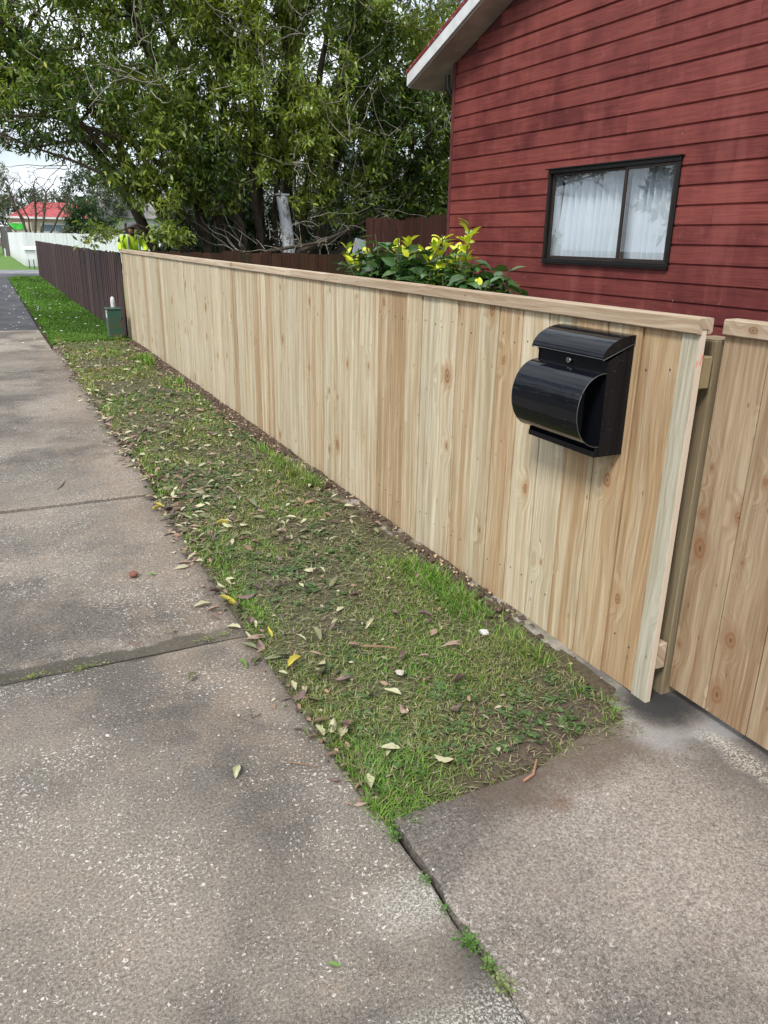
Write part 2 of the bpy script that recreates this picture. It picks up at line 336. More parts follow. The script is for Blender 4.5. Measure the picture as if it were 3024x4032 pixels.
def conc_drive():
    t, c, p, P, fine, mid = concrete('driveway concrete', (.180, .158, .138), (.290, .252, .218), white=.6, brown=.35, off=7.3)
    # grimy band along the fence foot and blackened corner at the post
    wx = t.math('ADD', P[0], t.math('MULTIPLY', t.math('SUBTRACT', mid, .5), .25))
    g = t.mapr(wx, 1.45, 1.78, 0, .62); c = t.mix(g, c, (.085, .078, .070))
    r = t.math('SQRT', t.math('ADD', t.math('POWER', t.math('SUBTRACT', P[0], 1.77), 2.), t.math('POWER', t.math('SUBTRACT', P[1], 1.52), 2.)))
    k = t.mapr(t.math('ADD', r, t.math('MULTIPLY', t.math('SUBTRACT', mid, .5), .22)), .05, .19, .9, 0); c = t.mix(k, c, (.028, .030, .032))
    ring = t.mapr(t.math('ABSOLUTE', t.math('SUBTRACT', r, .20)), .10, .02, 0, .45); c = t.mix(t.math('MULTIPLY', ring, t.mapr(mid, .40, .6)), c, (.40, .40, .40))
    lime = t.math('MULTIPLY', t.mapr(t.math('ABSOLUTE', t.math('SUBTRACT', t.math('ADD', P[0], t.math('MULTIPLY', mid, .12)), 1.84)), .06, .01), t.math('MULTIPLY', t.mapr(t.noise(p, 150, 3, .8), .47, .57, 0, .75), t.mapr(P[1], 1.42, 1.3)))
    c = t.mix(lime, c, (.58, .54, .46))
    ds = t.math('MULTIPLY', t.mapr(t.math('ADD', P[1], t.math('MULTIPLY', t.math('SUBTRACT', mid, .5), .30)), 1.24, 1.42, 0, .75), t.mapr(P[0], .85, 1.0)); c = t.mix(t.math('MULTIPLY', ds, t.mapr(P[0], 1.62, 1.5)), c, (.105, .075, .055))
    return finish_conc(t, c, fine)
M['drive'] = conc_drive()
def strip_mat():
    t = NT('mowing strip concrete'); p = t.pos(); P = t.sep(p); f = t.noise(p, 40, 4, .7); b = t.noise(p, 7, 4, .6)
    c = t.mix(t.mapr(b, .35, .6), (.10, .075, .055), (.34, .31, .26)); c = t.mix(t.mapr(P[1], 3.2, 2.0, 0, .5), c, (.24, .23, .205)); c = t.mix(t.math('MULTIPLY', t.mapr(t.math('ADD', P[1], t.math('MULTIPLY', b, .8)), 2.8, 3.3), t.mapr(b, .62, .50, .25, 1)), c, (.085, .058, .040))
    c = t.mix(t.mapr(t.noise(t.vadd(p, (4, 4, 0)), 14, 3), .52, .62, 0, .65), c, (.20, .20, .09)); c = t.mix(1, c, t.mix(f, (.45, .45, .45), (1.5, 1.5, 1.5)), 'MULTIPLY')
    c = t.mix(t.math('MULTIPLY', t.mapr(P[1], 2.0, 1.6, 0, .85), t.mapr(b, .62, .45, .35, 1)), c, (.09, .09, .095))
    t.set(col=c, rough=.9, nrm=t.bump(f, .6, .006)); return t.m
M['strip'] = strip_mat()
def soil_mat():
    t = NT('damp soil'); p = t.pos(); f = t.noise(p, 45, 5, .7); b = t.noise(p, 4, 3)
    c = t.mix(t.mapr(f, .3, .7), (.030, .020, .013), (.115, .078, .052)); c = t.mix(t.mapr(b, .45, .6, 0, .4), c, (.16, .12, .075))
    t.set(col=c, rough=.95, nrm=t.bump(f, .8, .01)); return t.m
M['soil'] = soil_mat()
def turf_mat():
    t = NT('turf under the blades'); p = t.pos(); P = t.sep(p); f = t.noise(p, 60, 5, .7); b = t.noise(p, 3, 3)
    near = t.mix(t.mapr(f, .32, .68), (.040, .036, .018), (.135, .125, .060)); near = t.mix(t.mapr(b, .5, .68, 0, .6), near, (.080, .058, .036))
    far = t.mix(t.mapr(t.noise(p, 14, 4, .7), .3, .7), (.060, .135, .014), (.125, .24, .032))
    cor = t.math('MULTIPLY', t.mapr(t.math('ADD', P[0], t.math('MULTIPLY', b, .5)), 1.25, 1.40), t.mapr(P[1], 1.85, 1.6)); near = t.mix(cor, near, t.mix(t.mapr(f, .3, .7), (.045, .032, .022), (.13, .095, .068))); c = t.mix(t.mapr(P[1], 9.5, 14), near, far)
    t.set(col=c, rough=.9, nrm=t.bump(f, .7, .01)); return t.m
M['turf'] = turf_mat()
def asphalt_mat():
    t = NT('asphalt'); p = t.pos(); f = t.noise(p, 60, 4, .7); b = t.noise(p, 1.4, 3)
    c = t.mix(t.mapr(b, .35, .65), (.040, .041, .046), (.075, .076, .082)); c = t.mix(1, c, t.mix(f, (.6, .6, .6), (1.4, 1.4, 1.4)), 'MULTIPLY')
    t.set(col=c, rough=.85, nrm=t.bump(f, .4, .004)); return t.m
M['asphalt'] = asphalt_mat()
M['light_conc'] = concrete('pale concrete slab', (.29, .26, .215), (.36, .32, .265), white=.3, brown=.3, off=3)
M['light_conc'] = finish_conc(M['light_conc'][0], M['light_conc'][1], M['light_conc'][4])
M['drive_far'] = plain('pale driveway concrete', (.20, .205, .215), .85, var=.25, scale=1.5)
def foliage(name, rough=.38, trans=.25, spec=.5):
    t = NT(name); a = t.attr(); t.set(col=a, rough=rough, spec=spec)
    tr = t.n('BsdfTranslucent'); t.put(tr.inputs[0], t.mix(1, a, (1.5, 1.6, .6), 'MULTIPLY'))
    mx = t.n('MixShader'); mx.inputs[0].default_value = trans; t.l(t.b.outputs[0], mx.inputs[1]); t.l(tr.outputs[0], mx.inputs[2]); t.l(mx.outputs[0], t.out.inputs[0])
    return t.m
M['leaf'] = foliage('glossy leaves', .30, .28, .6); M['grass'] = foliage('grass blades', .55, .28, .35); M['citrus'] = foliage('citrus leaves', .25, .14, .6)
def attr_mat(name, rough=.8, spec=.3):
    t = NT(name); a = t.attr(); f = t.noise(t.obj(), 60, 3); t.set(col=t.mix(1, a, t.mix(f, (.7, .7, .7), (1.3, 1.3, 1.3)), 'MULTIPLY'), rough=rough, spec=spec); return t.m
M['dryleaf'] = attr_mat('fallen leaves', .6, .4)
def bark_mat(name, A, B):
    t = NT(name); p = t.pos(); f = t.noise(t.vmul(p, (9, 9, 2.5)), 1.6, 5, .65)
    t.set(col=t.mix(t.mapr(f, .3, .7), A, B), rough=.85, nrm=t.bump(f, .7, .02)); return t.m
M['bark'] = bark_mat('dark bark', (.035, .026, .017), (.115, .092, .062)); M['twig'] = bark_mat('pale bare twigs', (.20, .18, .145), (.44, .40, .33))
M['stem'] = bark_mat('green stems', (.05, .07, .03), (.12, .13, .06))

exec_sections = []
# ------------------------------------------------------------------ ground, path, driveway
def sheet(name, x0, x1, y0, y1, z, mat, step=None, amp=0, sc=2.0, edge=None):
    nx = max(2, int((x1-x0)/(step or 1e9))+1) if step else 2; ny = max(2, int((y1-y0)/step)+1) if step else 2
    X, Y = np.meshgrid(np.linspace(x0, x1, nx), np.linspace(y0, y1, ny)); Zz = np.full_like(X, z)
    if amp: Zz = z+amp*(fbm(np.c_[X.ravel()*sc, Y.ravel()*sc], 5).reshape(X.shape)-.5)
    if edge: X, Y, Zz = edge(X, Y, Zz)
    i = np.arange(nx*ny).reshape(ny, nx); F = np.stack([i[:-1, :-1], i[:-1, 1:], i[1:, 1:], i[1:, :-1]], -1).reshape(-1, 4)
    o = link_mesh(name, npmesh(name, np.c_[X.ravel(), Y.ravel(), Zz.ravel()], F, smooth=True), mat); return tag(o, kind='structure')
sheet('ground', -120, 160, -60, 300, -.06, M['soil'])
def slab(mb, pts, z, th=.09):
    n = len(pts); b = .004
    cx = sum(p[0] for p in pts)/n; cy = sum(p[1] for p in pts)/n
    sh = lambda p: (p[0]+(cx-p[0])*b*2/max(.01, abs(cx-p[0])) if abs(cx-p[0]) > .01 else p[0], p[1]+(cy-p[1])*b*2/max(.01, abs(cy-p[1])) if abs(cy-p[1]) > .01 else p[1])
    V = [(*p, z-th) for p in pts]+[(*p, z-b) for p in pts]+[(*sh(p), z) for p in pts]
    F = []
    for k in range(2): F += [(k*n+i, k*n+(i+1) % n, (k+1)*n+(i+1) % n, (k+1)*n+i) for i in range(n)]
    F.append(tuple(range(2*n, 3*n))); mb.add(V, F)
def wob_line(xa, ya, xb, yb, n, amp, seed):
    t = np.linspace(0, 1, n); w_ = (fbm(np.c_[t*n*.25, t*0+seed], seed, 3)-.5)*amp; w_[0] = w_[-1] = 0
    nx_, ny_ = -(yb-ya), xb-xa; L = math.hypot(nx_, ny_)
    return [(xa+(xb-xa)*a+nx_/L*b_, ya+(yb-ya)*a+ny_/L*b_) for a, b_ in zip(t, w_)]
mb = MB()
ys = [-1.3, 2.515, 4.345, 5.05, 5.68, 9.15, 10.80]
zs = [0, -.003, .010, .003, -.004, .002]
G = .006
for k in range(6):
    ya, yb = ys[k], ys[k+1]
    if k == 0:
        right = [(.732, ya)]+wob_line(.732, .2, .732, 1.44, 40, .022, 4)+[(.715, 1.47), (.70, yb-G)]
    else: right = [(.70, ya+G), (.70, yb-G)]
    top = wob_line(.70, yb-G, -1.3, yb-G+(.015 if k == 0 else 0), 24, .012, k+3)[1:]
    bot = wob_line(-1.3, ya+G+(.015 if k == 1 else 0), .70 if k else .732, ya+G, 24, .010, k+13)[:-1]
    slab(mb, [p for p in right]+top+bot, zs[k])
tag(mb.build('footpath', M['path']), kind='structure')
mb = MB(); slab(mb, [(-1.3, 10.812), (.62, 10.812), (.60, 13.21), (-1.3, 13.21)], .004); tag(mb.build('pale_path_slab', M['light_conc']), kind='structure')
mb = MB(); slab(mb, [(-1.3, 13.222), (.60, 13.222), (.58, 28.9), (-1.3, 28.9)], .006); tag(mb.build('asphalt_path', M['asphalt']), kind='structure')
mb = MB(); slab(mb, [(-1.3, -1.3), (1.2, -1.3), (6, -1.3), (6, 1.9), (1.80, 1.9), (1.80, 1.62), (1.62, 1.60), (1.45, 1.50), (1.2, 1.42), (.745, 1.42)]+wob_line(.745, 1.42, .744, .2, 60, .026, 8)[1:]+[(.742, -1.29)], .005)
mb.V = [(x if not (x < -1) else .742, y, z) for x, y, z in mb.V]
tag(mb.build('driveway', M['drive']), kind='structure')
# crossing driveway, far path, far grass, side verge and road on the left
mb = MB(); slab(mb, [(-5, 28.91), (12, 28.91), (12, 32.4), (-5, 32.4)], .004); tag(mb.build('crossing_asphalt', M['asphalt']), kind='structure')
mb = MB(); slab(mb, [(-5, 32.41), (12, 32.41), (12, 35.6), (-5, 35.6)], .006); tag(mb.build('crossing_concrete', M['drive_far']), kind='structure')
sheet('far_grass', .2, 14, 35.61, 95, 0, M['turf'], .8, .10, .7)
mb = MB(); slab(mb, [(-1.3, 35.61), (.19, 35.61), (.19, 95), (-1.3, 95)], .0); tag(mb.build('far_path', M['drive_far']), kind='structure')
sheet('side_verge', -3.2, -1.31, -8, 95, -.01, M['turf'], .8, .03, 1)
sheet('road', -11, -3.3, -30, 200, -.05, M['asphalt'])
sheet('yard_grass', 1.9, 16, 12.0, 60, -.03, M['turf'], 1.0, .08, 1)
sheet('garden_soil', 1.80, 5.3, 1.95, 11.9, -.02, M['soil'], .2, .05, 3)
# verge between path and fence
VX0, VX1 = .70, 1.72
def verge_h(x, y):
    e = np.clip((x-VX0)/.12, 0, 1)*np.clip((y-1.40)/.15, 0, 1); fe = np.clip((1.66-x)/.10, 0, 1)
    return -.012+.030*e*(.5+.5*fe)+.028*(fbm(np.c_[np.ravel(x)*5, np.ravel(y)*5], 21).reshape(np.shape(x))-.5)*e
def vedge(X, Y, Z_):
    nl = 1.415+np.clip(X-1.1, 0, .6)*.10; return X, Y, verge_h(X, Y)-.07*np.clip((nl+.02-Y)/.04, 0, 1)-.06*np.clip((X-1.64)/.03, 0, 1)*(Y < 1.62)
sheet('verge_turf', VX0-.02, 1.70, 1.40, 29, 0, M['turf'], .05, .001, 1, vedge)
# mowing strip under the fence
n = 420; m_ = 9; yy = np.linspace(1.53, 11.9, n)
xl = 1.648-.03*np.clip((yy-2.5)/1, 0, 1)+.04*(fbm(np.c_[yy*1.7, yy*0], 31)-.5)*2+.012*(vnoise(np.c_[yy*16, yy*0], 37)-.5)*2
tt = np.linspace(0, 1, m_)[None]; X = xl[:, None]*(1-tt)+1.80*tt; Y = np.repeat(yy[:, None], m_, 1)
Zs = .008+.022*(fbm(np.c_[X.ravel()*14, Y.ravel()*9], 33).reshape(X.shape)-.5); Zs *= np.clip((Y-1.56)/.25, 0, 1); Zs -= .012*np.clip((1.66-Y)/.1, 0, 1); Zs[:, 0] -= .02
i_ = np.arange(n*m_).reshape(n, m_); F = np.stack([i_[:-1, :-1], i_[:-1, 1:], i_[1:, 1:], i_[1:, :-1]], -1).reshape(-1, 4); V = np.c_[X.ravel(), Y.ravel(), Zs.ravel()]
tag(link_mesh('mowing_strip', npmesh('mowing_strip', V, F), M['strip']), kind='structure')

# ------------------------------------------------------------------ leaf scatter machinery
def frames(d, up):
    """rotation matrices with +y = d, +z near up. d, up (N,3)"""
    d = d/np.linalg.norm(d, axis=1, keepdims=True); s = np.cross(d, up); L = np.linalg.norm(s, axis=1, keepdims=True); s = np.where(L < 1e-4, [1, 0, 0], s/np.maximum(L, 1e-4))
    n_ = np.cross(s, d); return np.stack([s, d, n_], 2)
def scatter(T, F, P, R, S):
    """S (N,) or (N,3)"""
    N_ = len(P); S = np.asarray(S); S = S[:, None] if S.ndim == 1 else S
    V = np.einsum('nij,nkj->nki', R, T[None]*S[:, None, :])+P[:, None]
    k = len(T); return V.reshape(-1, 3), [(np.asarray(f)[None]+(np.arange(N_)*k)[:, None, None]).reshape(-1, np.asarray(f).shape[1]) for f in F]
LEAF = np.array([[0, 0, 0], [-.14, .32, .03], [.14, .32, .03], [-.11, .70, -.02], [.11, .70, -.02], [0, 1, -.12]])
LEAFF = [np.array([[0, 2, 1], [1, 2, 4], [1, 4, 3], [3, 4, 5]])]
LEAF2 = np.array([[0, 0, 0], [0, .12, 0], [-.16, .33, .04], [0, .35, -.01], [.16, .33, .04], [-.17, .6, .03], [0, .62, -.04], [.17, .6, .03], [-.08, .85, -.05], [0, .86, -.1], [.08, .85, -.05], [0, 1, -.16]])
LEAF2F = [np.array([[1, 3, 2], [1, 4, 3], [2, 3, 6], [2, 6, 5], [3, 4, 7], [3, 7, 6], [5, 6, 9], [5, 9, 8], [6, 7, 10], [6, 10, 9], [8, 9, 11], [9, 10, 11]])]
def jit_col(base, N_, a=.18, b=.12):
    base = np.asarray(base); c = base[None]*(1+a*rng.normal(size=(N_, 1)))*(1+b*rng.normal(size=(N_, 3))*[1, .5, 1]); return np.clip(c, .004, .9)
def unit(v): return v/np.maximum(1e-9, np.linalg.norm(v, axis=-1, keepdims=True))

# ------------------------------------------------------------------ trees by greedy growth
def grow(stems, pts, seed=0, step=.32, wob=.10, r0=.0035, pw=.5, plen=.28, order_from=None):
    """stems: list of polylines (k,3); pts: twig-end targets. returns node arrays"""
    rs = np.random.default_rng(seed); P = []; par = []; ln = []
    for s in stems:
        last = -1; l_ = 0
        for k, p in enumerate(s):
            if k: l_ += np.linalg.norm(np.array(p)-P[last])
            P.append(np.array(p, float)); par.append(last if k else -1); ln.append(l_*.3); last = len(P)-1
    ns = len(P); cap = ns+len(pts)*14; A = np.zeros((cap, 3)); A[:ns] = P; L = np.zeros(cap); L[:ns] = ln; par = par+[0]*(cap-ns); n_ = ns
    d0 = np.array([np.min(np.linalg.norm(A[:ns]-p, axis=1)) for p in pts]); tips = []
    stem_top = {}
    for ii in np.argsort(d0):
        p = pts[ii]; v = p-A[:n_]; d = np.linalg.norm(v, axis=1)
        cost = d+plen*L[:n_]+.35*np.clip(-(v[:, 2]), 0, 9)   # prefer growing up or out
        j = int(np.argmin(cost)); D_ = d[j]; k = max(1, min(12, int(D_/step))); q0 = A[j]; last = j
        bend = rs.normal(size=3)*wob*D_; bend[2] += .10*D_
        for s_ in range(1, k+1):
            t_ = s_/k; q = q0+(p-q0)*t_+bend*math.sin(math.pi*t_)+(rs.normal(size=3)*.025 if s_ < k else 0)
            A[n_] = q; L[n_] = L[last]+np.linalg.norm(q-A[last]); par[n_] = last; last = n_; n_ += 1
        tips.append((ii, last))
    A = A[:n_]; par = np.array(par[:n_]); cnt = np.zeros(n_)
    for _, tt in tips: cnt[tt] += 1
    for k in range(n_-1, -1, -1):
        if par[k] >= 0: cnt[par[k]] += cnt[k]
    rad = r0*np.maximum(cnt, .6)**pw
    return A, par, rad, tips
def tubes(A, par, rad, sides=5, rmin=.0, rmax=9):
    e = np.nonzero((par >= 0) & (rad >= rmin) & (rad < rmax))[0]
    if not len(e): return np.zeros((0, 3)), np.zeros((0, 4), int)
    a = A[par[e]]; b = A[e]; d = unit(b-a); up = np.where(np.abs(d[:, 2:3]) > .9, [[1., 0, 0]], [[0, 0, 1.]]); s = unit(np.cross(d, up)); t_ = np.cross(d, s)
    an = np.arange(sides)*2*np.pi/sides; ring = np.cos(an)[None, :, None]*s[:, None]+np.sin(an)[None, :, None]*t_[:, None]
    ra = np.minimum(rad[par[e]], rad[e]*1.35)[:, None, None]; rb = rad[e][:, None, None]
    V = np.concatenate([a[:, None]-d[:, None]*ra*.3+ring*ra, b[:, None]+ring*rb], 1); N_ = len(e); k = np.arange(sides); k2 = (k+1) % sides
    F = (np.stack([k, k2, k2+sides, k+sides], 1)[None]+(np.arange(N_)*2*sides)[:, None, None]).reshape(-1, 4)
    return V.reshape(-1, 3), F
def leaf_clusters(tipP, tipD, per, size, base_cols, droop=.35, spread=.9, light=None, widths=(.9, 1.2), T=LEAF, F=LEAFF, gap=.05):
    N_ = len(tipP); idx = np.repeat(np.arange(N_), per); n_ = len(idx)
    d = unit(unit(tipD[idx])*.55+unit(rng.normal(size=(n_, 3)))*spread+np.array([0, 0, -droop])[None]*rng.uniform(.2, 1.3, (n_, 1)))
    P = tipP[idx]-unit(tipD[idx])*rng.uniform(0, .22, (n_, 1))+rng.normal(size=(n_, 3))*gap
    up = unit(np.array([[0, 0, 1.]])+rng.normal(size=(n_, 3))*.45); R = frames(d, up); S = size*rng.uniform(.6, 1.25, n_); Wd = rng.uniform(*widths, n_)
    V, FF = scatter(T, F, P, R, np.c_[S*Wd, S, S]); cl = rng.random(N_)
    mixv = np.clip((light[idx] if light is not None else cl[idx])+rng.normal(size=n_)*.16, 0, 1)[:, None]
    c = np.asarray(base_cols[0])[None]*(1-mixv)+np.asarray(base_cols[1])[None]*mixv; c *= 1+.2*rng.normal(size=(n_, 1))
    y = rng.random(n_) < .03; c[y] = np.array(base_cols[2]); c = np.clip(c, .003, .8)
    return V, FF, np.repeat(c, len(T), axis=0)
def ellip_pts(E, N_, shell=.45, seed=1, clump=.5, csc=1.1, zmin=None):
    rs = np.random.default_rng(seed); vol = np.array([e[3]*e[4]*e[5] for e in E])**.75; out = []
    for e, k in zip(E, (N_*vol/vol.sum()*3).astype(int)):
        v = unit(rs.normal(size=(k, 3)))*(rs.uniform(shell**3, 1, (k, 1)))**(1/3.); out.append(v*np.array(e[3:6])+np.array(e[:3]))
    P = np.concatenate(out); nz_ = fbm(P*csc, seed+50, 2); P = P[nz_ > np.quantile(nz_, clump)]
    if zmin: P = P[P[:, 2] > zmin(P)]
    rs.shuffle(P); return P[:N_]
def make_tree(label, stems, E, N_, per, size, cols, seed=3, bark='bark', clump=.45, name='tree', cat='tree', group=None, r0=.0035, pw=.5, base=None, bare=0, zmin=None, leafmat='leaf', droop=.35, shell=.45, fine_twigs=True, csc=1.1, wob=.10, rmin=0, keep=None):
    pts = ellip_pts(E, N_, shell, seed, clump, csc, zmin)
    if keep is not None: pts = pts[keep(pts)]
    A, par, rad, tips = grow(stems, pts, seed, r0=r0, pw=pw, wob=wob)
    base = base or tuple(stems[0][0]); root = empty(name, base, label, cat, group)
    V, F = tubes(A, par, rad, 6 if fine_twigs else 4, .012 if fine_twigs else rmin); link_mesh('trunk', npmesh('trunk', V, F, smooth=True), M[bark], root)
    V, F = tubes(A, par, rad, 4, rmin, .012)
    if len(V) and fine_twigs: link_mesh('branches', npmesh('branches', V, F, smooth=True), M['twig'] if fine_twigs else M[bark], root)
    ti = np.array([t[1] for t in tips]); tp = A[ti]; td = A[ti]-A[par[ti]]
    td[:, 2] *= .7
    if bare: sel = rng.random(len(tp)) > bare; tp = tp[sel]; td = td[sel]
    if per:
        li = fbm(tp*.9, 77, 2); li = np.clip((li-.5)*2.2+.5, 0, 1)
        V, F, c = leaf_clusters(tp, td, per, size, cols, droop, light=li); link_mesh('crown', npmesh('crown', V, F, c), M[leafmat], root)
    return root

# ------------------------------------------------------------------ new pine fence
FX = 1.73
def paling_row(mb, y0, y1, x, z0, z1, wds, th=.019, gap=.003, jz=.004, jx=.0012, ax='y', seed=0, tilt=.0):
    rs = random.Random(seed); y = y0; i = 0
    while y < y1-.02:
        wd = wds if not hasattr(wds, '__len__') else rs.uniform(*wds); yb = min(y+wd, y1)
        c = (rs.random(), min(1, max(0, rs.gauss(.45, .33))), rs.random())
        dx = rs.uniform(-jx, jx); a = rs.uniform(-jz, 0); e = rs.uniform(-jz, jz)
        R = Matrix.Rotation(rs.gauss(0, tilt), 3, 'X' if ax == 'y' else 'Y') if tilt else None
        if ax == 'y': mb.box(x+dx, x+dx+th, y+gap/2, yb-gap/2, z0+a, z1+e, c, bev=.0012, R=R, o=(x, (y+yb)/2, z0))
        else: mb.box(y+gap/2, yb-gap/2, x+dx, x+dx+th, z0+a, z1+e, c, bev=.0012, R=R, o=((y+yb)/2, x, z0))
        y = yb; i += 1
pf = empty('pine_fence', (1.76, 1.54, 0), 'long new pale pine paling fence with a capping rail, beside the grass strip', 'fence')
mb = MB(); ys_ = 1.608; rs = random.Random(5)
k = 0; bi = []
while ys_ < 11.91:
    wd = .1515+rs.gauss(0, .0012); yb = min(ys_+wd, 11.92); bi.append((ys_, yb)); ys_ = yb
for (a, b_) in bi:
    far = min(1, max(0, (a-2.3)/3.5))
    tint = min(1, max(0, rs.gauss(.74-.60*far, .24))); br = rs.random() < .13; c = (rs.random(), min(1, tint+(.3 if br else 0)), .90 if br else min(1, rs.random()*(1.1-.5*far)))
    mb.box(FX+rs.uniform(-.0035, .0025), FX+.019, a+.0024, b_-.0024, .006-rs.uniform(0, .004), 1.186, c, bev=.0022)
mb.build('palings', M['pine'], pf)
mb = MB(); mb.box(FX-.003, FX+.018, 1.543, 1.6065, -.002, 1.186, (.31, .3, .25), bev=.0015)
o = mb.build('end_paling', M['pine_grey'], pf); o['label'] = 'narrow greenish grey end board'
def cap(parent, x0, x1, y0, y1, z0, z1, seed, name='cap_rail', first=1.9):
    rs = random.Random(seed); y = y0; L = first
    mb = MB()
    while y < y1-.01:
        yb = min(y+L, y1); c = (rs.random(), rs.random(), rs.random()*.5); b_ = .003
        prof = [(x0, z0+.003), (x0, z1-b_), (x0+b_, z1), (x1-b_, z1+.001), (x1, z1-b_), (x1, z0+.006), (x1-.006, z0), (x0+.0385, z0), (x0+.0385, z0+.013), (x0+.0145, z0+.013), (x0+.0145, z0), (x0+.003, z0)]
        mb.prism(prof, 'y', y+.0008, yb-.0008, c); y = yb; L = rs.choice([2.4, 3.0, 3.6])
    return mb.build(name, M['pine_rail'], parent)
cap(pf, FX-.018, FX+.036, 1.538, 11.925, 1.174, 1.2165, 2, first=2.7)
for z0 in (.115, 1.02):
    mb = MB(); y = 1.548
    while y < 11.9:
        yb = min(y+2.4, 11.9); mb.box(FX+.0195, FX+.067, y+.001, yb-.001, z0, z0+.09, (random.random(), .4, .3), bev=.003); y = yb
    mb.build('rail', M['pine_dark'] if z0 > .2 else M['pine_rail'], pf)
for y in (4.0, 6.4, 8.8, 11.7):
    MB().box(FX+.0675, FX+.167, y, y+.1, -.05, 1.16, (random.random(), .5, .5), bev=.004).build('post', M['pine_dark'], pf)
rs = random.Random(9); M['nail'] = plain('nail heads', (.06, .055, .05), .5, .3); nail_me = None
for (a, b_) in bi[:13]:
    for z0 in (.16, 1.065):
        for f in (.25, .75):
            y = a+(b_-a)*f+rs.uniform(-.01, .01); z = z0+rs.uniform(-.018, .018); 
            if nail_me is None: nl_ = MB().tube([(0, 0, 0), (-.0022, 0, 0)], .0024, 8).build('nail', M['nail']); nail_me = nl_.data
            else: nl_ = bpy.data.objects.new('nail', nail_me); COL.objects.link(nl_)
            nl_.parent = pf; nl_.location = Vector((FX, y, z))-pf.location
t = NT('pink marker paint'); f = t.noise(t.vmul(t.pos(), (90, 90, 22)), 1, 3, .6, .3)
zz = t.sep(t.pos())[2]; mk = t.math('MULTIPLY', t.mapr(zz, 1.062, 1.07), t.mapr(zz, 1.122, 1.112)); c = t.mix(t.math('MULTIPLY', mk, t.mapr(f, .50, .58, 0, .85)), t.mix(f, (.60, .50, .40), (.68, .58, .46)), (.80, .10, .07)); t.set(col=c, rough=.8); M['pinkmark'] = t.m
MB().box(FX-.0022, FX+.0175, 1.5412, 1.5427, .002, 1.185).build('board_edge', M['pinkmark'], pf)
# second pine fence panel, set back, on the right
gf = empty('pine_fence', (1.86, 1.57, 0), 'new pine fence panel with large knots at the right edge, past the gap', 'fence')
mb = MB(); y = 1.550; rs = random.Random(31)
for k in range(14):
    yb = y-.1515; mb.box(1.83+rs.uniform(-.001, .001), 1.849, yb+.0015, y-.0015, .040-rs.uniform(0, .004), 1.182, (rs.random(), rs.uniform(.45, .95), rs.uniform(.6, 1)), bev=.0015); y = yb
M['pine_knotty'] = wood_mat('knotty pine palings', 2, (.47, .395, .29), (.41, .315, .215), (.30, .19, .11), knot=2.0)
mb.build('palings', M['pine_knotty'], gf)
cap(gf, 1.812, 1.866, -.55, 1.545, 1.170, 1.2125, 14, first=2.2)
for z0 in (.13, .56, 1.02): MB().box(1.8495, 1.897, -.5, 1.54, z0, z0+.09, (.3, .4, .3), bev=.003).build('rail', M['pine_rail'], gf)
M['post_pine'] = wood_mat('shade darkened post timber', 2, (.29, .25, .17), (.25, .21, .14), (.18, .14, .09), knot=.6)  # timber tones set darker, the shadow on the post is in the colour
gp = tag(MB().box(1.811, 1.911, 1.556, 1.654, -.05, 1.150, (.7, .35, .4), bev=.002).box(1.813, 1.909, 1.558, 1.652, 1.1501, 1.1535, (.1, 0, 0)).build('gate_post', M['post_pine']), 'squared timber post standing in the gap between the two pine fences', 'post')

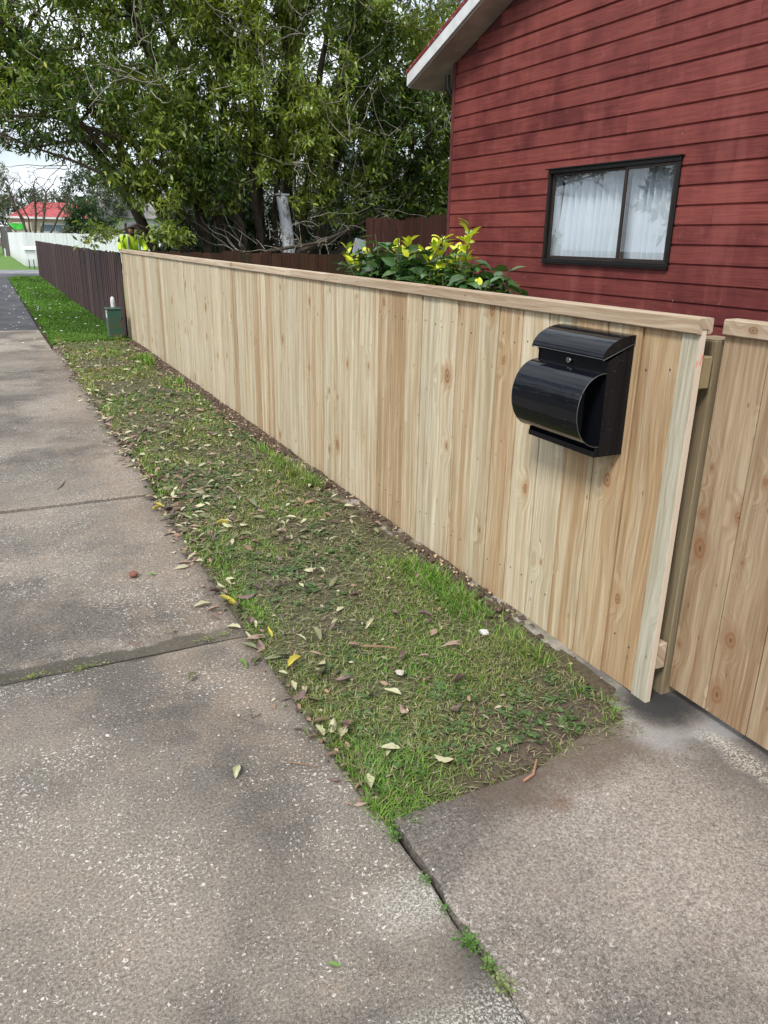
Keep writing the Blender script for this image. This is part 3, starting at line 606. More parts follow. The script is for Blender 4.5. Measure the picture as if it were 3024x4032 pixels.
# ------------------------------------------------------------------ mailbox
def mailbox():
    t = NT('gloss black enamel'); f = t.noise(t.obj(), 300, 2); v = t.vor(t.obj(), 160); dust = t.math('MULTIPLY', t.math('LESS_THAN', v['Distance'], .16), t.math('GREATER_THAN', t.sep(v['Color'])[0], .93))
    t.set(col=t.mix(t.math('MULTIPLY', dust, .6), (.006, .007, .010), (.25, .24, .22)), rough=t.math('MULTIPLY_ADD', t.noise(t.obj(), 14, 3), .04, .035), spec=.24,
          nrm=t.bump(t.noise(t.vmul(t.obj(), (1, .35, 1)), 22, 2), .10, .01)); BK = t.m
    IN = plain('dull black inside', (.006, .006, .006), .7); RIM = plain('worn bare edge', (.16, .165, .175), .35, .7); LK = plain('chrome lock', (.55, .55, .55), .25, 1)
    y0, y1 = 1.785, 2.125; xb, xf = 1.729, 1.632; z0, z1 = .775, 1.13
    r = empty('mailbox', (xb, (y0+y1)/2, z0), 'glossy black wall mailbox with curved lid and newspaper tube on the pine fence', 'mailbox')
    mb = MB()
    # casing: sides follow the lid curve
    def lidz(x): return z1-.010-.044*(xb-x)/(xb-xf)
    prof = [(xb, z0), (xf, z0), (xf, lidz(xf)-.004)]+[(xf+(xb-xf)*k/6, lidz(xf+(xb-xf)*k/6)-.004) for k in range(1, 7)]
    for ya, yb in ((y0, y0+.0025), (y1-.0025, y1)): mb.prism(prof, 'y', ya, yb)
    mb.box(xf+.001, xb, y0+.0026, y1-.0026, z0, z0+.002); mb.box(xb-.002, xb, y0+.0026, y1-.0026, z0+.0025, z1-.01)
    mb.box(xf+.003, xf+.005, y0+.0026, y1-.0026, z0+.0025, z1-.060)
    mb.build('casing', BK, r)
    # bottom lip frame
    mb = MB(); mb.box(xf-.016, xf-.0005, y0+.002, y1-.002, z0, z0+.003); mb.box(xf-.016, xf-.0135, y0+.002, y1-.002, z0+.0035, z0+.018)
    for ya in (y0+.002, y1-.0045): mb.box(xf-.013, xf-.0005, ya, ya+.0025, z0+.0035, z0+.030)
    mb.build('bottom_lip', BK, r)
    # lid: thick curved sheet overhanging the front
    outer = []; N_ = 18
    xt = .600
    for k in range(N_+1):
        a = k/N_*math.pi*.46; outer.append((xb-(xb-xt)*1.01*math.sin(a)/math.sin(math.pi*.46), z1+.016-.066*(1-math.cos(a))/(1-math.cos(math.pi*.46))))
    outer = [(xb-(1.729-1.606)*(xb-x)/(xb-xt), z) for x, z in outer]
    inner = [(x+.0006, z-.0028) for x, z in outer][::-1]
    mb = MB(); mb.prism(outer+inner, 'y', y0-.003, y1+.003)
    # side cheeks of the lid
    for ya, yb in ((y0-.003, y0-.001), (y1+.001, y1+.003)):
        mb.prism([(x, z-.003) for x, z in outer]+[(1.607, z1-.056), (xb, z1-.008)], 'y', ya, yb)
    mb.build('lid', BK, r, smooth=True)
    mb = MB(); mb.tube([(1.6055, y1+.004, z1-.0515), (1.6055, y0-.004, z1-.0515), (1.607, y0-.0042, z1-.055), (1.65, y0-.0042, z1-.038), (1.69, y0-.0042, z1-.022), (xb, y0-.0042, z1-.008)], .0012, 5); mb.build('lid_edge', RIM, r)
    # newspaper tube: half-ellipse sheet, both ends open
    cz, rz, rx = .921, .114, .100; xc = xf+.002; arc = [(xc-rx*math.sin(a)**.9 if math.sin(a) > 0 else xc, cz+rz*math.cos(a)) for a in [math.pi*k/28 for k in range(29)]]
    inn = [(xc-(xc-x)*.975, cz+(z-cz)*.982) for x, z in arc][::-1]
    mb = MB(); mb.prism(arc+inn, 'y', y0+.002, y1-.001); mb.build('paper_tube', BK, r, smooth=True)
    mb = MB(); sh = [(xc-(xc-x)*.95, cz+(z-cz)*.95) for x, z in arc]; mb.prism(sh, 'y', y0+.09, y0+.092); mb.build('tube_dark_sheet', IN, r)  # black sheet added inside the open tube to stand in for its dark interior
    mb = MB(); mb.tube([(x-.0002, y0+.0015, z) for x, z in arc], .0011, 5); mb.build('tube_rim', RIM, r)
    mb = MB(); mb.tube([(x-.0002, y1-.0005, z) for x, z in arc], .0009, 5); mb.build('tube_rim', RIM, r)
    # lock
    lk = MB().tube([(xf+.002, 1.962, 1.052), (xf-.005, 1.962, 1.052), (xf-.007, 1.962, 1.052)], [.0105, .0105, .0085], 20).build('lock', LK, r, smooth=True)
    MB().box(xf-.0085, xf-.0068, 1.961, 1.963, 1.047, 1.057).build('key_slot', IN, lk)
mailbox()

# ------------------------------------------------------------------ house
DX = 5.344
def house():
    r = empty('red_house', (DX, 4.5, 0), 'red weatherboard gable house with a white barge board behind the pine fence', 'house')
    Y1, Z1 = 9.03, 3.41; sl = .357; yp = 4.4
    roofz = lambda y: Z1+sl*(Y1-y) if y > yp else Z1+sl*(Y1-yp)-sl*(yp-y)
    W = (5.235, 7.014, 1.216, 2.11)   # window opening y0,y1,z0,z1
    mb = MB(); E_ = .1565; k = -8
    rs = random.Random(77)
    def board(ya, yb, za, zb, zlo, zhi, c, cut=True):
        # board face with a groove at its bottom; clip to za..zb
        pts = [(zlo, .014), (zlo+.010, .014), (zlo+.022, .0), (zhi, .0)]
        def xat(z):
            for (p, q), (p2, q2) in zip(pts, pts[1:]):
                if p <= z <= p2: return q+(q2-q)*(z-p)/(p2-p)
            return 0
        zz = sorted({za, zb, *[z for z, _ in pts if za < z < zb]}); pr = [(DX+xat(z), z) for z in zz]+[(DX+.05, zb), (DX+.05, za)]
        mb.prism(pr, 'y', ya, yb, c)
    while True:
        z0 = 1.24+E_*k; z1 = z0+E_; k += 1
        if z0 > 5.3: break
        z0c = max(z0, .25)
        if z1 <= .25: continue
        # horizontal extent under the sloping roof
        ya, yb = -.6, Y1-.03
        zm = z1
        if zm > Z1: yb = Y1-(zm-Z1)/sl
        if zm > roofz(-.6): ya = max(-.6, yp-(roofz(yp)-zm)/sl)
        if yb <= ya+.05: break
        joints = [ya]
        y = ya+rs.uniform(.5, 4.5)
        while y < yb-.4: joints.append(y); y += rs.uniform(3.0, 5.0)
        joints.append(yb)
        for a, b_ in zip(joints, joints[1:]):
            a2, b2 = a+.0015, b_-.0015; c = (rs.random(), rs.random(), rs.random())
            if z1 <= W[2] or z0c >= W[3]: board(a2, b2, z0c, z1, z0, z1, c)
            else:
                for (p, q) in ((a2, min(b2, W[0])), (max(a2, W[1]), b2)):
                    if q > p+.005: board(p, q, z0c, z1, z0, z1, c)
                p, q = max(a2, W[0]), min(b2, W[1])
                if q > p:
                    if z0c < W[2]: board(p, q, z0c, W[2], z0, z1, c)
                    if z1 > W[3]: board(p, q, W[3], z1, z0, z1, c)
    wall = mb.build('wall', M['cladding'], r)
    # triangle infill behind boards right under the roof, side wall, back
    mb = MB(); th = .03
    g = [(Y1-.03, .1), (Y1-.03, Z1), (yp, roofz(yp)), (-.6, roofz(-.6)), (-.6, .1)]
    # inner lining leaves the window open: four boxes + gable
    mb.box(DX+.051, DX+.10, W[1], Y1-.03, .1, Z1); mb.box(DX+.051, DX+.10, -.6, W[0], .1, Z1-.0)
    mb.box(DX+.051, DX+.10, W[0], W[1], .1, W[2]); mb.box(DX+.051, DX+.10, W[0], W[1], W[3], Z1)
    mb.prism([(Y1-.03, Z1), (yp, roofz(yp)), (-.6, Z1)], 'x', DX+.014, DX+.10); mb.box(DX+.10, 13.5, Y1-.06, Y1-.0, .1, Z1)
    M['redplain'] = plain('dark red paint', (.11, .026, .025), .7, var=.25)
    mb.build('wall_lining', M['redplain'], r)
    MB().box(DX-.012, DX+.05, Y1-.028, Y1+.02, .1, Z1+.015, bev=.002).build('corner_board', M['redplain'], r)
    M['found'] = plain('concrete base', (.25, .23, .21), .9, var=.3); MB().box(DX+.03, 13.5, -.6, Y1-.05, -.05, .25).build('base', M['found'], r)
    # roof: gable barge, soffit, sheet
    O = .315; OE = .59; xo = DX-O; ye = Y1+OE; ze = Z1-sl*OE
    M['white_paint'] = plain('weathered white paint', (.66, .68, .68), .5, var=.10, scale=5); 
    t = NT('soffit board'); f = t.noise(t.pos(), 3, 4); t.set(col=t.mix(t.mapr(f, .35, .65), (.34, .33, .28), (.50, .48, .41)), rough=.7); M['soffit'] = t.m
    def slope_prism(mb, x0, x1, ya, yb, dz0, dz1, mat=None):
        za, zb = Z1-sl*(ya-Y1), Z1-sl*(yb-Y1)
        mb.add([(x, y, z+d) for x in (x0, x1) for (y, z) in ((ya, za), (yb, zb)) for d in (dz0, dz1)], [(0, 1, 3, 2), (4, 6, 7, 5), (0, 4, 5, 1), (2, 3, 7, 6), (0, 2, 6, 4), (1, 5, 7, 3)])
    roof_root_mb = MB(); slope_prism(roof_root_mb, xo-.03, 13.6, yp, ye+.03, .158, .20)
    # other slope
    zp_ = roofz(yp); roof_root_mb.add([(x, y, z+d) for x in (xo-.03, 13.6) for (y, z) in ((yp, zp_), (-1.2, zp_-sl*(yp+1.2))) for d in (.158, .20)], [(0, 1, 3, 2), (4, 6, 7, 5), (0, 4, 5, 1), (2, 3, 7, 6), (0, 2, 6, 4), (1, 5, 7, 3)])
    t = NT('red painted roof edge'); f = t.noise(t.pos(), 22, 5, .7); c = t.mix(t.mapr(f, .56, .62), (.20, .022, .030), (.30, .30, .28)); t.set(col=c, rough=.5); M['redroof'] = t.m
    rf = roof_root_mb.build('roof', M['redroof'], r)
    mb = MB(); slope_prism(mb, xo-.022, xo+.004, yp, ye, .018, .152); barge = mb.build('barge_board', M['white_paint'], rf)
    mb = MB(); slope_prism(mb, xo-.026, xo+.006, yp, ye, .1525, .162); mb.build('barge_flashing', M['redroof'], rf)
    mb = MB()
    for q in range(6):
        ya = yp+(ye-.02-yp)*q/6; yb = yp+(ye-.02-yp)*(q+1)/6; slope_prism(mb, xo+.005, DX+.0135, ya+.002, yb-.002, .0, .012)
    mb.build('soffit', M['soffit'], rf)
    mb = MB(); mb.box(xo+.005, 13.5, ye-.018, ye+.006, ze+.005, ze+.15); mb.build('fascia', M['white_paint'], rf)
    mb = MB(); slope_prism(mb, DX+.014, 13.5, Y1+.001, ye-.02, .001, .013); mb.build('eave_soffit', M['soffit'], rf)
    MB().tube([(DX-.02, Y1+.13, 3.30), (DX-.02, Y1+.13, 3.16), (DX+.06, Y1+.08, 3.04), (DX+.16, Y1+.06, 2.94), (DX+.16, Y1+.06, .1)], .032, 10).build('downpipe', plain('black pipe', (.02, .02, .022), .4), r, smooth=True)
    # window
    FR = plain('dark bronze aluminium', (.013, .011, .012), .35, .3, var=.15); FR2 = plain('bronze inner frame', (.035, .024, .019), .45, .2, var=.1)
    wn_ = empty('window', (DX, 6.1, 1.2), None, None); del_keys = 0
    wn_.parent = r; wn_.location = Vector((DX, 6.1, 1.2))-Vector(r.location)
    def wpart(mb, name, mat, smooth=False):
        o = mb.build(name, mat, None, smooth); o.parent = wn_; o.location = -Vector((DX, 6.1, 1.2)); return o
    xa = DX-.022
    y0, y1, z0, z1 = W
    mb = MB()
    mb.box(xa, DX+.045, y0, y1, z0, z0+.038, bev=.003); mb.box(xa, DX+.045, y0, y1, z1-.036, z1, bev=.003)
    mb.box(xa, DX+.045, y0, y0+.036, z0+.0385, z1-.0365, bev=.003); mb.box(xa, DX+.045, y1-.036, y1, z0+.0385, z1-.0365, bev=.003)
    mb.box(xa-.030, DX, y0-.02, y1+.02, z1+.001, z1+.012); mb.box(xa-.012, DX, y0-.005, y1+.005, z0-.012, z0-.001)
    wpart(mb, 'frame', FR)
    mb = MB(); ym = 5.875
    for (p, q, xx) in ((ym-.035, y1-.037, DX+.012), (y0+.037, ym+.03, DX-.008)):
        mb.box(xx, xx+.022, p, p+.032, z0+.039, z1-.037, bev=.002); mb.box(xx, xx+.022, q-.032, q, z0+.039, z1-.037, bev=.002)
        mb.box(xx, xx+.022, p+.0325, q-.0325, z0+.039, z0+.066, bev=.002); mb.box(xx, xx+.022, p+.0325, q-.0325, z1-.062, z1-.037, bev=.002)
    wpart(mb, 'sash', FR2)
    t = NT('window glass'); gl = t.n('BsdfGlossy'); gl.inputs['Roughness'].default_value = .0; gl.inputs['Color'].default_value = (.92, .96, 1, 1); tr = t.n('BsdfTransparent'); tr.inputs[0].default_value = (.93, .96, .98, 1)
    fr = t.n('Fresnel'); fr.inputs[0].default_value = 1.5; mx_ = t.n('MixShader'); t.l(t.math('MULTIPLY', t.math('MULTIPLY_ADD', fr.outputs[0], 1.7, .05, clamp=True), t.math('SUBTRACT', 1., t.n('NewGeometry').outputs['Backfacing'])), mx_.inputs[0]); t.l(tr.outputs[0], mx_.inputs[1]); t.l(gl.outputs[0], mx_.inputs[2]); t.l(mx_.outputs[0], t.out.inputs[0])
    GL = t.m
    for (p, q, xx) in ((ym-.003, y1-.068, DX+.020), (y0+.068, ym-.003, DX+.002)):
        wpart(MB().box(xx, xx+.004, p, q, z0+.065, z1-.061), 'pane', GL)
    # curtain: pleated sheet, gap at the left side
    def curtain(ya, yb, seed):
        n_ = 150; nzc = 12; tt = np.linspace(0, 1, n_); V = []
        ph = np.cumsum(.7+1.3*fbm(np.c_[tt*9, tt*0+seed], seed)); ph = ph/ph[-1]*2*math.pi*(10*(yb-ya)/1.0)
        for k in range(nzc):
            s_ = k/(nzc-1); z = z1-.05-(z1-z0-.06)*s_; yy_ = ya+(yb-ya)*tt+(.09*(1-s_)*(tt-.0))*-1*0
            yy_ = yy_+.055*s_*(tt > .8)*(tt-.8)*5-.0
            x = DX+.165+.045*np.sin(ph+.5*s_*np.sin(ph*.3))*(0.6+.5*s_)+.01*np.sin(ph*2.3+s_*2)
            V.append(np.c_[x, yy_, np.full(n_, z)])
        V = np.concatenate(V); i = np.arange(n_*nzc).reshape(nzc, n_); F = np.stack([i[:-1, :-1], i[:-1, 1:], i[1:, 1:], i[1:, :-1]], -1).reshape(-1, 4)
        o = link_mesh('curtain', npmesh('curtain', V, F, smooth=True), M['curtain'], None); o.parent = wn_; o.location = -Vector((DX, 6.1, 1.2))
    t = NT('sheer white curtain'); P = t.sep(t.pos()); t.set(col=(.88, .90, .92), rough=.9); trl = t.n('BsdfTranslucent'); trl.inputs[0].default_value = (.8, .82, .85, 1); mq = t.n('MixShader'); mq.inputs[0].default_value = .25
    t.l(t.b.outputs[0], mq.inputs[1]); t.l(trl.outputs[0], mq.inputs[2]); t.l(mq.outputs[0], t.out.inputs[0]); M['curtain'] = t.m
    curtain(5.25, 5.95, 3); curtain(5.96, 6.93, 5)
    mb = MB(); mb.box(DX+.047, DX+.16, y1-.019, y1-.001, z0+.002, z1-.002); wpart(mb, 'reveal', M['white_paint'])
    # dark room
    IN = plain('dim room', (.015, .016, .016), .9); mb = MB()
    mb.box(DX+1.6, DX+1.65, y0-.6, y1+.6, .8, 2.6); mb.box(DX+.131, DX+1.6, y0-.6, y0-.55, .8, 2.6); mb.box(DX+.131, DX+1.6, y1+.55, y1+.6, .8, 2.6); mb.box(DX+.131, DX+1.6, y0-.55, y1+.55, .8, .85); mb.box(DX+.131, DX+1.6, y0-.55, y1+.55, 2.55, 2.6)
    wpart(mb, 'room', IN)
house()

# ------------------------------------------------------------------ older fences
def poly_fence(name, label, pts, z0, z1, wd, mat, th=.016, gap=.006, jz=.02, rails=True, seed=1, cat='fence', capped=False, jx=.004, stag=False):
    r = empty(name, (*pts[0], 0), label, cat); mb = MB(); rs = random.Random(seed); rl = MB()
    for (xa, ya), (xb, yb) in zip(pts, pts[1:]):
        L = math.hypot(xb-xa, yb-ya); ux, uy = (xb-xa)/L, (yb-ya)/L; nx_, ny_ = -uy, ux; n_ = int(L/wd); 
        for i in range(n_):
            w_ = L/n_; a = i*w_+gap/2; b_ = (i+1)*w_-gap/2; o_ = rs.uniform(-jx, jx)+(.006*(i % 2) if stag else 0); q0 = o_; q1 = o_+th; zt_ = z1+rs.uniform(-jz, jz); lean = rs.gauss(0, .003)
            V = []
            for z in (z0, zt_):
                for (s_, q) in ((a, q0), (b_, q0), (b_, q1), (a, q1)): V.append((xa+ux*(s_+lean*z)+nx_*q, ya+uy*(s_+lean*z)+ny_*q, z))
            mb.add(V, [(3, 2, 1, 0), (4, 5, 6, 7), (0, 1, 5, 4), (1, 2, 6, 5), (2, 3, 7, 6), (3, 0, 4, 7)], (rs.random(), min(1, max(0, rs.gauss(.5, .3))), rs.random()))
        if rails:
            for zz in (z0+.2, z1-.22):
                q0 = -.055; q1 = -.012
                V = [(xa+ux*s_+nx_*q, ya+uy*s_+ny_*q, z) for z in (zz, zz+.07) for (s_, q) in ((0.01, q0), (L-.01, q0), (L-.01, q1), (0.01, q1))]
                rl.add(V, [(3, 2, 1, 0), (4, 5, 6, 7), (0, 1, 5, 4), (1, 2, 6, 5), (2, 3, 7, 6), (3, 0, 4, 7)], (.5, .5, .5))
    mb.build('palings', M[mat], r)
    if rails: rl.build('rails', M[mat], r)
    return r
poly_fence('maroon_fence', 'dark maroon paling fence running on beyond the new pine fence', [(1.725, 11.94), (1.68, 14.1), (1.63, 16.9), (1.61, 21.5), (1.60, 27.3), (1.62, 30.1)], .01, 1.165, .098, 'maroon', gap=.008, seed=3, stag=True, jz=.012)
poly_fence('brown_fence', 'old dark brown paling fence at right angles behind the pine fence', [(5.48, 11.95), (1.80, 11.95)], -.02, 1.19, .148, 'brown_old', seed=4)
poly_fence('brown_fence', 'taller dark red brown paling fence joining the corner of the red house', [(5.36, 9.10), (6.1, 11.65), (5.52, 11.88)], -.02, 1.72, .105, 'redbrown_old', seed=6)
poly_fence('white_fence', 'white painted paling fence beyond the far driveway', [(12, 39.5), (1.62, 39.5), (1.50, 57)], 0, 1.43, .15, 'white_fence', seed=8, rails=False, jz=.01, gap=.004)
poly_fence('grey_fence', 'tall weathered grey paling fence past the end of the white fence', [(1.78, 57.3), (1.25, 57.4), (1.2, 64)], 0, 1.80, .15, 'grey_wood', seed=9, rails=False)

# ------------------------------------------------------------------ utility box and marker post
def utility():
    t = NT('faded green paint'); p = t.pos(); P = t.sep(p); f = t.noise(p, 9, 4, .65); c = t.mix(t.mapr(f, .42, .60), (.012, .080, .056), (.060, .068, .030))
    c = t.mix(t.mapr(t.math('ADD', P[2], t.math('MULTIPLY', f, .2)), .26, .10, 0, .7), c, (.12, .095, .055)); t.set(col=c, rough=.5); GR = t.m
    x0, x1, y0, y1 = 1.42, 1.605, 11.50, 11.74
    r = empty('utility_box', (1.51, 11.62, 0), 'small faded green metal service box on the grass where the pine fence ends', 'utility box')
    MB().box(x0, x1, y0, y1, -.02, .425, bev=.006).build('body', GR, r)
    MB().box(x0-.012, x1+.012, y0-.012, y1+.012, .426, .442, bev=.005).build('lid', GR, r)
    mb = MB(); mb.box(x0-.0035, x0-.0005, y0+.02, y1-.02, .05, .41); d = mb.build('side_panel', plain('paler green panel', (.055, .12, .09), .5), r)
    hb = MB(); hb.box(x1-.035, x1+.006, y0-.014, y0-.0005, .285, .325, bev=.003); h = hb.build('hinge', plain('dark hinge', (.03, .035, .035), .5, .3), r)
    [MB().tube([(x1-.027, y0-.0135, z), (x1-.027, y0-.019, z)], .005, 8).build('bolt', plain('bolt', (.5, .5, .48), .4, .8), h) for z in (.315, .296)]
    WL = plain('white sticker', (.75, .76, .78), .5); [MB().box(x0-.0045, x0-.0037, y0+.06, y0+.17, a, b_).build('sticker', WL, r) for a, b_ in ((.31, .375), (.385, .405))]
    p = empty('marker_post', (1.54, 11.80, 0), 'round capped white marker post standing just behind the green service box', 'post')
    MB().tube([(1.54, 11.82, -.02), (1.54, 11.82, .53), (1.54, 11.82, .555), (1.54, 11.82, .572), (1.54, 11.82, .580)], [.030, .030, .027, .018, .006], 16).build('post', plain('dirty white plastic', (.62, .64, .68), .5, var=.15), p, smooth=True)
    MB().box(1.545, 1.571, 11.7885, 11.791, .46, .50).build('plate', plain('grey plate', (.2, .2, .22), .5), p)
utility()

# ------------------------------------------------------------------ letterbox by the white fence
def letterbox():
    W_ = plain('white letterbox paint', (.78, .79, .80), .5, var=.06)
    r = empty('letterbox', (1.72, 36.6, 0), 'white letterbox with a little pitched roof on two stakes before the white fence', 'letterbox')
    MB().box(1.52, 1.90, 36.45, 36.85, .38, .76, bev=.004).build('box', W_, r)
    MB().prism([(36.38, .755), (36.36, .775), (36.65, .90), (36.94, .775), (36.92, .755)], 'x', 1.44, 2.0).build('roof', W_, r)
    for x in (1.62, 1.80): MB().box(x-.015, x+.015, 36.62, 36.65, -.02, .379).build('leg', plain('dark stake', (.03, .03, .06), .6), r)
letterbox()
def planks():
    pass
tag(MB().box(1.12, 1.20, 55.2, 55.28, -.02, .42, bev=.01).tube([(1.16, 55.24, .42), (1.16, 55.24, .47), (1.16, 55.24, .49)], [.045, .04, .01], 8).build('bollard', M['white_paint']), 'short white post on the grass beside the grey fence', 'post')

# ------------------------------------------------------------------ red-roofed house and others far off
def far_house():
    r = empty('red_roofed_house', (5, 74, 0), 'distant house with a bright red tiled hip roof and white gutters', 'house')
    CR = plain('cream wall', (.55, .47, .38), .8); Y0 = 72.; X0, X1 = 1.9, 15.; ze = 2.55
    MB().box(X0+.3, X1-.3, Y0+.4, Y0+9, -.05, ze).build('wall', CR, r)
    t = NT('red roof tiles'); P = t.sep(t.pos()); f = t.noise(t.pos(), 3, 3); row = t.math('FRACT', t.math('MULTIPLY', P[2], 4.2)); c = t.mix(t.mapr(f, .3, .7), (.30, .035, .04), (.46, .075, .07)); c = t.mix(t.mapr(row, .0, .2, .5, 0), c, (.20, .02, .02)); t.set(col=c, rough=.6); RT = t.m
    mb = MB(); z2 = 3.95; y2 = Y0+4.7
    mb.add([(X0, Y0, ze), (X1, Y0, ze), (X1, Y0+9.4, ze), (X0, Y0+9.4, ze), (X0+2.4, y2, z2), (X1-2.4, y2, z2)], [(0, 1, 5, 4), (1, 2, 5), (2, 3, 4, 5), (3, 0, 4), (3, 2, 1, 0)]); mb.build('roof', RT, r)
    MB().box(X0-.08, X1+.08, Y0-.12, Y0-.005, ze-.03, ze+.12).box(X0-.12, X0-.005, Y0-.0, Y0+9.4, ze-.03, ze+.12).build('gutter', M['white_paint'], r)
    for xx in (4.5, 7.6):
        f_ = MB().box(xx-.1, xx+2.1, Y0+.34, Y0+.4, .9, 2.2).build('window', M['white_paint'], r)
        MB().box(xx, xx+.98, Y0+.32, Y0+.338, 1.0, 2.1).box(xx+1.02, xx+2.0, Y0+.32, Y0+.338, 1.0, 2.1).build('pane', plain('blue grey glass', (.16, .21, .28), .1, spec=.8), f_)
    MB().box(2.3, 3.6, Y0-2, Y0+.3, -.02, 2.2, bev=.02).build('porch', CR, r)
    g = empty('green_banner', (2.6, 69.8, 0), 'bright green panel hung on the pale wall of the red-roofed house', 'panel')
    GN = plain('bright green panel', (.06, .55, .06), .5, var=.4, scale=2); MB().box(2.0, 3.15, 69.75, 69.78, 1.68, 2.12).build('panel', GN, g); [MB().box(x, x+.05, 69.74, 69.79, -.02, 2.15).build('leg', M['white_paint'], g) for x in (1.95, 3.15)]
    tag(MB().box(1.3, 10, 66.0, 66.12, -.02, 1.55, bev=.01).build('low_wall', plain('pale grey wall', (.46, .44, .43), .8)), 'pale grey boundary wall in front of the red-roofed house', 'wall')
    # pale houses glimpsed behind the big tree
    h = empty('pale_house', (9, 24, 0), 'pale weatherboard house glimpsed through the branches of the big tree', 'house')
    PW = plain('pale wall paint', (.62, .63, .64), .7, var=.1, scale=2)
    MB().box(8.6, 19, 19.5, 28, -.05, 2.2).build('wall', PW, h)
    MB().prism([(19.0, 2.2), (23.7, 4.0), (28.4, 2.2)], 'x', 8.1, 19.5).build('roof', plain('grey roof', (.42, .43, .45), .6, var=.15), h)
    f_ = MB().box(10.0, 11.8, 19.44, 19.5, .9, 1.9).build('window', plain('dark trim', (.05, .02, .025), .5), h); MB().box(10.1, 11.7, 19.42, 19.438, 1.0, 1.8).build('pane', plain('dim glass', (.05, .06, .08), .1), f_)
    h = empty('white_house', (8, 52, 0), 'white house with a dark maroon door half hidden behind the person', 'house')
    MB().box(7.2, 18, 50, 58, -.05, 2.35).build('wall', PW, h); MB().prism([(49.5, 2.35), (54, 4.2), (58.5, 2.35)], 'x', 6.8, 18.4).build('roof', plain('brown grey roof', (.20, .185, .18), .7, var=.3, scale=1.5), h)
    MB().box(7.6, 8.7, 49.94, 50, 0, 2.05).build('door', plain('dark maroon', (.07, .012, .02), .5), h)
far_house()

